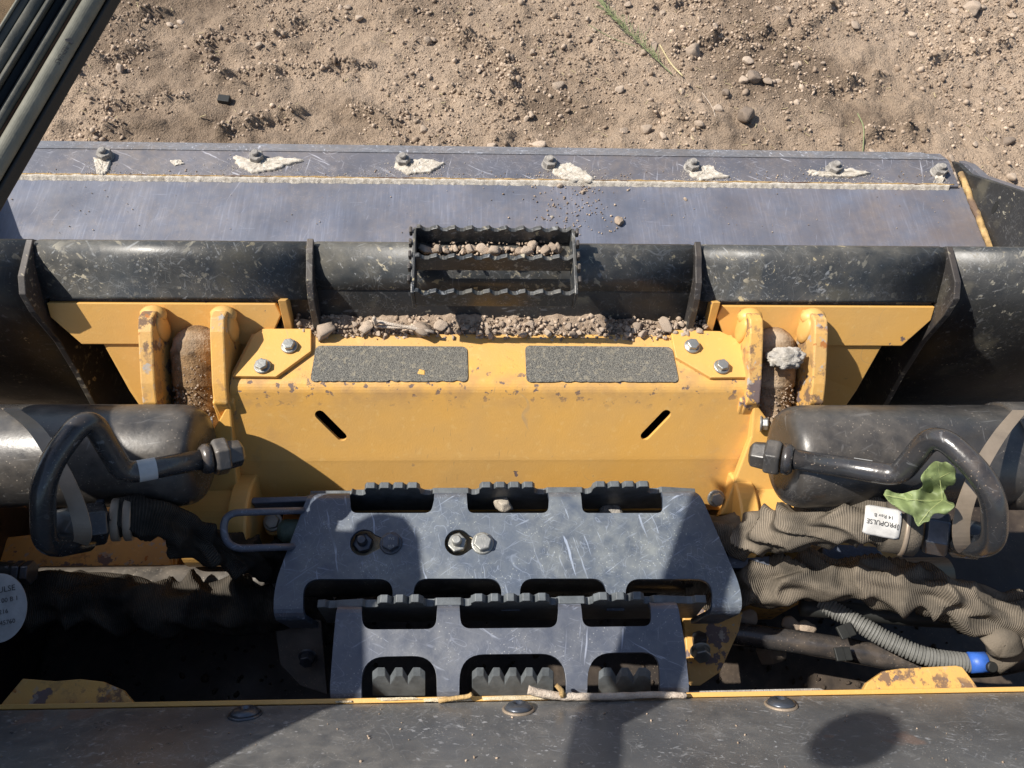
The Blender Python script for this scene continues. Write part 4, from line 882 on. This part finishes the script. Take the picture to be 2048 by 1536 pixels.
# yellow lug with a wad of dry grass behind the upper step
v, f = slab([(588, 985), (600, 970), (650, 966), (722, 968), (728, 985), (728, 1010), (588, 1010)], .565, (0, 0, -.04)); ob('lug_block', v, f, 'yclean', ch, bev=.003)
P = []
for _ in range(500): q = U(random.uniform(600, 690), random.uniform(968, 992), .568); P.append((q.x, q.y, .566+random.random()*.006))
crumb_cloud('grass_wad_dirt', P, [random.uniform(.002, .006) for _ in P], 'soil')
pt_ = []
for _ in range(60):
    q = U(random.uniform(600, 740), random.uniform(964, 990), .572); d_ = Vector((random.gauss(0, .016), random.gauss(0, .006), random.gauss(.002, .003))); v, f, _u = tube([q, q+d_*.5+Vector((0, .002, .002)), q+d_], .0004, 4); pt_.append((v, f))
v, f = merge(*pt_); o = ob('dry_grass_wad', v, f, 'straw'); o['kind'] = 'stuff'
# side loop guard, flat bar, green cap, bolt on the left
lg = root('wire_loop_guard', 'dark blue bent rod loop with a flat bar sticking out left of the upper step', 'guard', U(530, 1060, .60))
v, f, _ = tube(fillet([D(640, 1020, .935), D(560, 1022, .87), D(444, 1026, .845), D(452, 1098, .845), D(560, 1094, .86), D(640, 1092, .94)], [.03, .020, .020, .03], 10), .0042, 16); ob('rod_loop', v, f, 'plate2', lg, smooth=True)
v, f = slab([(500, 1000), (506, 994), (625, 991), (625, 1002), (504, 1007)], .612, (0, -.001, -.022)); ob('flat_bar', v, f, 'plate2', lg, bev=.0015)
gc = root('green_capped_fitting', 'dull green rounded cap beside a bolt head inside the wire loop', 'fitting', U(590, 1060, .57))
v, f = lathe(U(556, 1062, .575), (1, 0, 0), [(0, .004), (.001, .009), (.004, .0125), (.009, .0145), (.05, .0145)], 36); ob('cap', v, f, 'green', gc, smooth=True)
v, f = lathe(U(548, 1052, .555), (0, -.2, 1), [(-.03, .012), (0, .012), (.001, .011)], 28); ob('yellow_post', v, f, 'ypl', gc); bolt(gc, U(546, 1044, .562), (0, -.2, 1), .0085, .006, 'zinc')

# ================================================================== STEPS
def PX(px, py, z=.622): q = U(px, py, z); return (q.x, q.y)
def rnd(px, z, r=None):
    "photo outline -> rounded plan outline; third entry = corner radius in metres"
    q = [Vector((*PX(p[0], p[1], z), 0)) for p in px]; out = []
    n = len(q)
    for i in range(n):
        rr = px[i][2] if len(px[i]) > 2 else 0
        if rr:
            a_ = q[i-1]-q[i]; b_ = q[(i+1) % n]-q[i]; rr = min(rr, a_.length*.48, b_.length*.48)
            A = q[i]+a_.normalized()*rr; B = q[i]+b_.normalized()*rr
            for k in range(9): t = k/8; out.append(((1-t)**2*A+2*t*(1-t)*q[i]+t*t*B)[:2])
        else: out.append(q[i][:2])
    return out
def circ(px, py, r, z, n=28, a0=0, a1=360):
    c = PX(px, py, z); return [(c[0]+r*math.cos(rad(a0+(a1-a0)*k/n)), c[1]+r*math.sin(rad(a0+(a1-a0)*k/n))) for k in range(n)]
def bender(zt, yf, yn, R=.012):
    "bend down beyond yf (far edge) and before yn (near edge)"
    def fn(x, y, z):
        if y > yf: s_ = y-yf; sg = 1; y0 = yf
        elif y < yn: s_ = yn-y; sg = -1; y0 = yn
        else: return Vector((x, y, zt+z))
        q = R*math.pi/2
        if s_ < q: a_ = s_/R; return Vector((x, y0+sg*(R+z)*math.sin(a_), zt-R+(R+z)*math.cos(a_)))
        return Vector((x, y0+sg*(R+z), zt-R-(s_-q)))
    return fn
def bcuts(yf, yn, R=.012, n=5):
    q = R*math.pi/2; return [yf+q*i/n for i in range(n+1)]+[yn-q*i/n for i in range(n+1)]
K = .020
ZU = .622; yf = PX(1000, 1001, ZU)[1]; yn = PX(1000, 1204, ZU)[1]
us = root('upper_step', 'dark blue-grey slotted steel step plate with toothed tabs and four bolts, the larger upper one', 'step', (0, .25, .6))
out = [(612, 1000, .01), (622, 978), (622, 958), (694, 958), (700, 1000), (702, 1026, K), (862, 1026, K), (868, 1000), (868, 958), (932, 958), (934, 1000), (936, 1026, K), (1096, 1026, K), (1098, 1000), (1096, 958), (1160, 958), (1163, 1000), (1165, 1026, K), (1326, 1026, K), (1326, 1000), (1325, 958), (1390, 958), (1388, 978), (1404, 996, .01), (1446, 1092), (1484, 1180, .02), (1486, 1330),
       (1426, 1330), (1425, 1240), (1425, 1158, K), (1252, 1158, K), (1250, 1218), (1214, 1218), (1212, 1157, K), (1040, 1157, K), (1040, 1218), (1003, 1218), (1003, 1157, K), (828, 1157, K), (826, 1218), (786, 1218), (785, 1158, K), (606, 1158, K), (606, 1240), (606, 1330), (545, 1330), (548, 1172, .02)]
def keyh(px, py, bx):
    c = PX(px, py, ZU); b_ = PX(bx, py, ZU); r = .0160; pts = [(c[0]+r*math.cos(rad(a_)), c[1]+r*math.sin(rad(a_))) for a_ in range(38, 323, 15)]
    return pts+[(b_[0]-.006, b_[1]-.0035), (b_[0]-.006, b_[1]+.0035)]
curve_plate('plate', [rnd(out, ZU), keyh(727, 1085, 782), keyh(916, 1085, 963)], .006, 'plate', us, cuts=bcuts(yf, yn), fn=bender(ZU-.003, yf, yn), bev=.0010)
yfl = yf+.0125
def teeth(x0, x1, zb, zt, n, dip, fw=.45):
    w_ = (x1-x0)/n; pts = []
    for i in range(n):
        a_ = x0+w_*i; g_ = w_*(1-fw)/2
        pts += [(a_+(g_ if i else 0)*.6+(0 if i else 0), zt-(.0 if not i else 0)), (a_+w_-(g_ if i < n-1 else 0)*.6, zt)] if fw > .5 else [(a_+g_*.85, zt), (a_+w_-g_*.85, zt)]
        if i < n-1: pts.append((a_+w_, zt-dip))
    return pts
def xat(px, py, Y): return U(px, py, Y=Y).x
fl = [(xat(618, 990, yfl), ZU-.11), (xat(618, 990, yfl), ZU-.016), (xat(700, 990, yfl), ZU-.016)]
for a_, b_, c_, d_ in ((700, 728, 840, 866), (936, 958, 1070, 1096), (1166, 1184, 1298, 1326)):
    A, B_, C_, E_ = [xat(q_, 980, yfl) for q_ in (a_, b_, c_, d_)]
    fl += [(A, ZU-.008), (A+.004, ZU-.013), (B_-.004, ZU-.013), (B_, ZU-.008), (B_+.0005, ZU+.005)]+teeth(B_, C_, ZU, ZU+.0125, 4, .0080, .5)+[(C_-.0005, ZU+.006), (C_, ZU-.008), (C_+.004, ZU-.013), (E_-.004, ZU-.013), (E_, ZU-.008)]
fl += [(xat(1390, 990, yfl), ZU-.016), (xat(1390, 990, yfl), ZU-.11)]
v, f = prism([(x, yfl, z) for x, z in fl], (0, .0075, 0)); ob('toothed_flange', v, f, 'tooth', us, bev=.0006)
for px, m_, st_ in ((782, 'dkbolt', 0), (965, 'zinc', 0)): bolt(us, U(px, 1087, ZU), (0, 0, 1), .0098, .0078, m_, spin=.3 if px < 900 else 0, washer=1.38)
for px, m_, z in ((727, 'dkbolt', ZU-.020), (914, 'zinc', ZU-.014)): bolt(us, U(px, 1088, z), (0, 0, 1), .0110, .007, m_, stud=.014, washer=1.05, name='stud_nut')
for px, tx, tx2, ink in ((782, 'YVS', '10.9', 'zinc'), (965, 'TYB', '10.9', 'label')):
    for k, t_ in enumerate((tx, tx2)):
        c = U(px, 1085, ZU+.0098); text_on(us, t_, .0046, lambda a_, b_: c+Vector((a_, b_+(.0046 if k == 0 else -.0046), .0004)), ink, 'print')
v, f = slab([(690, 1050), (990, 1050), (990, 1120), (690, 1120)], ZU-.022, (0, 0, -.006)); mp = ob('mount_plate', v, f, 'foam', us)
# side brackets with bolts under the upper step
v, f = slab([(1365, 1215), (1486, 1225), (1478, 1262), (1440, 1345), (1400, 1372), (1380, 1372)], .52, (0, .004, -.008)); ob('side_bracket', v, f, 'ypl2', us, bev=.001)
v, f = slab([(545, 1225), (640, 1215), (655, 1390), (600, 1372), (560, 1330)], .50, (0, .004, -.008)); ob('side_bracket', v, f, 'belly', us, bev=.001)
bolt(us, U(1400, 1300, .535), (0, -.75, .6), .0095, .011, 'zinc', washer=1.35); v, f = lathe(U(1398, 1286, .530), (0, .5, .6), [(0, .0095), (.012, .0095)], 6); ob('bolt_nut', v, f, 'dkbolt', us, bev=.0006)
bolt(us, U(616, 1312, .52), (0, -.75, .6), .008, .010, 'dkbolt')

ZL = .655; yf = PX(1000, 1230, ZL)[1]; yn = PX(1000, 1372, ZL)[1]
ls = root('lower_step', 'smaller slotted steel step plate with toothed tabs next to the deck sill', 'step', (0, .13, .64))
K2 = .018
out = [(674, 1204), (674, 1190), (722, 1190), (722, 1215), (726, 1259, .024), (872, 1258, .024), (874, 1215), (874, 1190), (918, 1190), (919, 1215), (922, 1257, .024), (1114, 1255, .024), (1117, 1215), (1117, 1190), (1162, 1190), (1163, 1215), (1166, 1254, .024), (1303, 1252, .024), (1302, 1215), (1300, 1190), (1352, 1190), (1356, 1210), (1370, 1290), (1378, 1370), (1380, 1420), (1330, 1420),
       (1320, 1380), (1318, 1304, .028), (1176, 1306, .028), (1174, 1420), (1134, 1420), (1130, 1307, .030), (920, 1309, .030), (918, 1420), (874, 1420), (873, 1311, .028), (724, 1314, .028), (722, 1420), (661, 1420), (660, 1370), (666, 1290)]
curve_plate('plate', [rnd(out, ZL)], .006, 'plate2', ls, cuts=bcuts(yf, yn), fn=bender(ZL-.003, yf, yn), bev=.0010)
yfl = yf+.0125
fl = [(xat(634, 1225, yfl), ZL-.10), (xat(634, 1215, yfl), ZL-.010), (xat(650, 1215, yfl), ZL-.008), (xat(656, 1215, yfl), ZL-.014), (xat(668, 1215, yfl), ZL-.014), (xat(676, 1215, yfl), ZL-.012)]
for a_, b_, c_, d_, n_ in ((724, 756, 848, 872, 3), (922, 942, 1096, 1116, 5), (1166, 1182, 1280, 1302, 3)):
    A, B_, C_, E_ = [xat(q_, 1212, yfl) for q_ in (a_, b_, c_, d_)]
    fl += [(A, ZL-.006), (A+.003, ZL-.012), (B_-.003, ZL-.012), (B_, ZL-.006), (B_, ZL+.003)]+teeth(B_, C_, ZL, ZL+.012, n_, .0115, .35)+[(C_, ZL+.003), (C_, ZL-.006), (C_+.003, ZL-.012), (E_-.003, ZL-.012), (E_, ZL-.006)]
fl += [(xat(1356, 1215, yfl), ZL-.012), (xat(1366, 1215, yfl), ZL-.014), (xat(1376, 1215, yfl), ZL-.014), (xat(1384, 1212, yfl), ZL-.008), (xat(1405, 1212, yfl), ZL-.010), (xat(1405, 1225, yfl), ZL-.10)]
v, f = prism([(x, yfl, z) for x, z in fl], (0, .0085, 0)); ob('toothed_flange', v, f, 'tooth', ls, bev=.0006)
# tabs that lean up from the sill
for x0_, x1_, n_ in ((745, 851, 3), (944, 1107, 5), (1197, 1301, 3)):
    A = U(x0_, 1392, .628); B_ = U(x1_, 1392, .628); T0 = U(x0_, 1352, .655); T1 = U(x1_, 1352, .655)
    tt = teeth(0, 1, 0, 1, n_, .42, .31); pts = [A]+[(A.lerp(B_, t_)).lerp(T0.lerp(T1, t_), z_) for t_, z_ in [(0, .80)]+tt+[(1, .80)]]+[B_]
    v, f = prism(pts, (0, .008, .006)); ob('toothed_tab', v, f, 'tooth', ls, bev=.0006)

# ================================================================== CAB DECK and PILLAR
cb = root('cab_deck', 'scuffed dark steel cab doorway deck with yellow front lip and three domed bolts', 'deck plate', (0, 0, .65))
e0 = U(-60, 1412, .66); e1 = U(2110, 1386, .66)
DN = Vector((0, .905, .425)); DP = Vector((0, .0745, .66))
def UP(px, py, lift=0):
    d = U(px, py, D=1)-Vector(CP); return Vector(CP)+d*((DP+DN*lift-Vector(CP)).dot(DN)/d.dot(DN))
v, f = yz([(.0745, .660), (-.010, .8399), (-.016, .8455), (-.30, .850), (-.30, .838), (-.022, .833), (.0650, .645)], -.95, .95); ob('deck_plate', v, f, 'deck', cb, bev=.0015)
v, f = box(-.95, .95, .0750, .0800, .625, .6585); ob('front_lip', v, f, 'yclean', cb, bev=.0008)
for px, py in ((490, 1430), (1037, 1420), (1562, 1411)):
    c = UP(px, py); v, f = lathe(c, DN, [(0, .0165), (.0012, .0165), (.0022, .0155)], 32); b = ob('domed_bolt', v, f, 'strap' if px > 600 else 'dkbolt', cb, smooth=False, bev=.0003)
    v, f = lathe(c+DN*.002, DN, [(0, .0145), (.002, .0135), (.0042, .0105), (.0055, .006), (.0052, .0045), (.003, .004)], 32); ob('dome', v, f, 'dkbolt', b, smooth=True)
for px, r_ in (((1718, 1386), 1), ((20, 1405), 0)):
    if r_: pl = [(1716, 1400), (1735, 1365), (1768, 1342), (1800, 1337), (1912, 1331), (1925, 1334), (1945, 1360), (1962, 1384), (1962, 1400)]
    else: pl = [(12, 1420), (2, 1408), (45, 1357), (110, 1362), (160, 1358), (205, 1363), (245, 1380), (266, 1405), (268, 1420)]
    v, f = slab(pl, .640, (0, 0, -.008)); ob('yellow_horn', v, f, 'ypl2', cb, bev=.001)
for pts in ([(843, 1398), (880, 1395), (940, 1395), (946, 1402), (900, 1404), (845, 1404)], [(950, 1394), (1000, 1392), (1110, 1391), (1230, 1390), (1230, 1397), (1100, 1399), (955, 1401)], [(750, 1396), (835, 1394), (850, 1399), (760, 1402)], [(670, 1402), (705, 1401), (705, 1405), (672, 1406)]):
    crust('foam_strip', pts, .6590, .0018, 'foam', cb, 3)
st_ = root('dry_stick', 'grey stick with a side stub lying along the deck lip by the lower step', 'stick', U(1200, 1385, .67))
v, f, _ = tube(catmull([U(1056, 1380, .672), U(1090, 1388, .671), U(1135, 1393, .669), U(1220, 1393, .667), U(1300, 1390, .667), U(1372, 1391, .666)], 8), lambda l, a_, i: (.0042-.006*l)*(1+.2*noise.noise(Vector((l*120, a_, 0)))), 10); ob('stem', v, f, 'wood', st_, smooth=True)
v, f, _ = tube([U(1126, 1392, .672), U(1122, 1380, .676), U(1112, 1370, .678)], lambda l, a_, i: .0036-.1*l, 8); ob('side_stub', v, f, 'weld', st_, smooth=True)
v, f, _ = tube(catmull([U(878, 1402, .664), U(905, 1397, .668), U(935, 1393, .668), U(944, 1388, .67)], 5), .0024, 8); o = ob('short_twig', v, f, 'weld', smooth=True); tag(o, 'short reddish twig on the deck lip between the left and middle toothed tabs', 'twig')
P = [tuple(UP(random.uniform(0, 2048), random.uniform(1415, 1536), .0006)) for _ in range(60)]; crumb_cloud('deck_grit', P, [random.uniform(.0012, .0035) for _ in P], 'crumb')
# left door pillar: ribbed rubber section running across the corner of the view
pil = root('cab_door_pillar', 'near out-of-focus door pillar with ribbed rubber seals across the top left corner', 'pillar', D(110, 180, .39))
A = D(205, -20, .388); B_ = D(0, 330, .354); dr = (A-B_).normalized(); A2 = A+dr*.035; B2 = B_-dr*.165; B3 = B2+Vector((-.012, -.058, .100))*2.2  # B3 leg is unseen, bent only to steer the shadow on the deck
vw = (D(110, 170, 1)-Vector(CP)).normalized(); sd_ = dr.cross(vw).normalized()
if sd_.dot(Vector(tuple(CR))) < 0: sd_ = -sd_       # towards the right in the picture
nn = sd_.cross(dr).normalized()
if nn.dot(Vector(tuple(CF))) > 0: nn = -nn          # towards the camera
def bar(name, poly, mat, par=pil, sm=False, bev=.0008):
    pts = [A2+sd_*a_+nn*b_ for a_, b_ in poly]; v, f = merge(prism(pts, B2-A2), prism([p_+(B2-A2) for p_ in pts], B3-B2)); return ob(name, v, f, mat, par, bev=bev, seg=3, smooth=sm)
def rd(cx, cy, rx, ry, n=14, a0=0, a1=180): return [(cx+rx*math.cos(rad(a0+(a1-a0)*k/n)), cy+ry*math.sin(rad(a0+(a1-a0)*k/n))) for k in range(n+1)]
W = .00025  # metres per photo pixel at the pillar
bar('outer_flange', [(.0036, .000), (.0036, .0030), (.0048, .0036), (.0090, .0005), (.0090, -.004), (.004, -.006)], 'rubber')
bar('lit_lip', rd(-.0010, .0030, .0042, .0034)+[(-.0052, -.004), (.0032, -.004)], 'seal2', bev=0)
bar('rust_line', [(-.0064, -.002), (-.0064, .0030), (-.0053, .0030), (-.0053, -.002)], 'sealrust', bev=0)
bar('inner_rib', rd(-.0086, .0018, .0022, .0022)+[(-.0108, -.004), (-.0064, -.004)], 'seal', bev=0)
bar('channel', [(-.0145, -.006), (-.0145, -.002), (-.0108, -.0025), (-.0108, -.006)], 'rubber')
bar('mid_rib', rd(-.0160, .001, .0014, .003)+[(-.0174, -.006), (-.0146, -.006)], 'seal', bev=0)
bar('dark_rib', rd(-.0200, .0003, .0026, .0016)+[(-.0226, -.006), (-.0174, -.006)], 'seal', bev=0)
bar('pane_seal', rd(-.0242, -.0004, .0016, .0010)+[(-.0258, -.006), (-.0226, -.006)], 'seal', bev=0)
bar('bright_edge', rd(-.0265, .0002, .0007, .0009)+[(-.0272, -.004), (-.0258, -.004)], 'seal2', bev=0)
bar('backing', [(-.0265, -.0065), (-.030, -.050), (.002, -.050), (.0088, -.0062), (.004, -.0061)], 'rubber')  # hidden depth added to widen the pillar's cast shadow
bar('door_glass', [(-.0262, -.0045), (-.0262, -.0085), (-.16, -.0085), (-.16, -.0045)], 'glass', bev=0)
tc_ = D(97, 130, .38); tt = (tc_-A2).dot(dr); base = A2+dr*tt+sd_*(-.0010)+nn*.0067
def onp(a_, b_): return base+dr*(-a_)+sd_*(b_*-1 if False else b_)*1.0+nn*(math.sqrt(max(0, 1-(b_/.0046)**2))*.0035-.0035)
text_on(pil, 'RENIAS', .0034, lambda a_, b_: onp(a_, b_), 'ink2', 'print', spacing=1.0)
ar = [(-.0105, -.0002), (-.0085, .0018), (-.0073, .0012), (-.0078, .0002), (-.0071, -.0012), (-.0080, -.0020)]
v = [onp(a_, b_)+nn*.0003 for a_, b_ in ar]; ob('print', v, [tuple(range(len(v)))], 'ink2', pil)
# unseen plates added beside the doorway, outlined to cast the shade on the left half
la = root('left_shade_caster', 'unseen dark plates added left of the doorway to cast shade over the left half', 'shade caster', (-.66, .2, .6))
v, f = yz([(.328, 1.09), (.333, 1.178), (.345, 1.181), (.359, 1.205), (.358, 1.232), (.335, 1.255), (.29, 1.262), (.262, 1.258), (.245, 1.222), (.161, 1.231), (.130, 1.204), (.100, 1.214), (.068, 1.232), (.0, 1.262), (-.10, 1.27), (-.10, .40), (.245, .40), (.25, .965), (.35, .965), (.372, .90), (.405, .88), (.405, .98), (.35, 1.035)], -.64, -.62); ob('shade_plate', v, f, 'belly', la, bev=.003)
v, f = box(-1.0, -.645, -.1, .45, .39, .62); ob('blocker_box', v, f, 'belly', la, bev=.005)  # unseen block added to cover the sunlit end of the belly pan
ml = root('shadow_disc', 'unseen round disc on a stalk, added by the left door pillar to cast a shadow', 'mirror', (-.36, .15, 1.50))  # unseen disc added to drop the round shadow on the deck
v, f = lathe((-.352, .125, 1.562), (.64, -.09, -.765), [(-.008, .026), (-.004, .032), (.004, .033), (.006, .030)], 40); ob('disc_head', v, f, 'rubber', ml, smooth=False)
v, f, _ = tube([(-.352-.64*k_, .125+.09*k_, 1.562+.765*k_) for k_ in (0, .3, .7)], .006, 12); ob('stalk', v, f, 'rubber', ml, smooth=True)  # runs sunward so it adds no shadow of its own

# ================================================================== LEAF
lp = [(1767, 990), (1773, 979), (1788, 985), (1805, 987), (1825, 981), (1837, 979), (1846, 970), (1841, 957), (1846, 946), (1853, 938), (1862, 928), (1872, 922), (1884, 925), (1894, 924), (1911, 938), (1910, 952), (1912, 960), (1906, 970), (1897, 971), (1889, 982), (1892, 993), (1896, 1003), (1907, 1006), (1909, 1014), (1900, 1022), (1890, 1029), (1878, 1026), (1868, 1028), (1861, 1036), (1858, 1043), (1848, 1045), (1837, 1053), (1830, 1044), (1826, 1033), (1812, 1026), (1795, 1016), (1780, 1006)]
bm = bmesh.new(); q = [Vector((x, -y, 0)) for x, y in lp]; sp2 = catmull(q+[q[0]], 3)[:-1]
vs = [bm.verts.new(p_) for p_ in sp2]; bm.faces.new(vs)
for k in range(34): bmesh.ops.bisect_plane(bm, geom=bm.verts[:]+bm.edges[:]+bm.faces[:], plane_co=(1762+k*4.6, 0, 0), plane_no=(1, 0, 0)); bmesh.ops.bisect_plane(bm, geom=bm.verts[:]+bm.edges[:]+bm.faces[:], plane_co=(0, -916-k*4.4, 0), plane_no=(0, 1, 0))
bmesh.ops.triangulate(bm, faces=bm.faces)
LV = []
def lfd(x, y): return .702-.00012*(1850-x)*(-.5)+.016*noise.noise(Vector((x*.018, y*.018, 3)))+.008*noise.noise(Vector((x*.045, y*.045, 9)))+.0012*noise.noise(Vector((x*.16, y*.16, 2)))+.020*math.exp(-((y+985)/22)**2)
for v_ in bm.verts: LV.append(D(v_.co.x, -v_.co.y, lfd(v_.co.x, v_.co.y)))
bm.verts.index_update(); LF = [[v_.index for v_ in f_.verts] for f_ in bm.faces]; bm.free()
lf = root('leaf', 'crumpled pale green lobed leaf stuck between the bent line and the hose on the right', 'leaf', D(1840, 990, .70))
ob('blade', LV, LF, 'leaf', lf, smooth=True, solid=.0004)
parts = []
for vn in ([(1770, 990), (1830, 1000), (1885, 1000)], [(1885, 1000), (1880, 960), (1876, 925)], [(1885, 1000), (1860, 1020), (1838, 1048)], [(1885, 1000), (1905, 1010)], [(1882, 975), (1860, 955)], [(1880, 955), (1900, 945)], [(1835, 999), (1815, 985)], [(1845, 1001), (1830, 1028)]):
    v, f, _ = tube(catmull([D(x, y, lfd(x, -y)-.0006) for x, y in vn], 8) if len(vn) > 2 else [D(x, y, lfd(x, -y)-.0006) for x, y in vn], .00028, 5); parts.append((v, f))
v, f = merge(*parts); M['vein'] = simple('leaf_vein', (.36, .40, .17), .6); ob('veins', v, f, 'vein', lf)
# sky needs nothing more
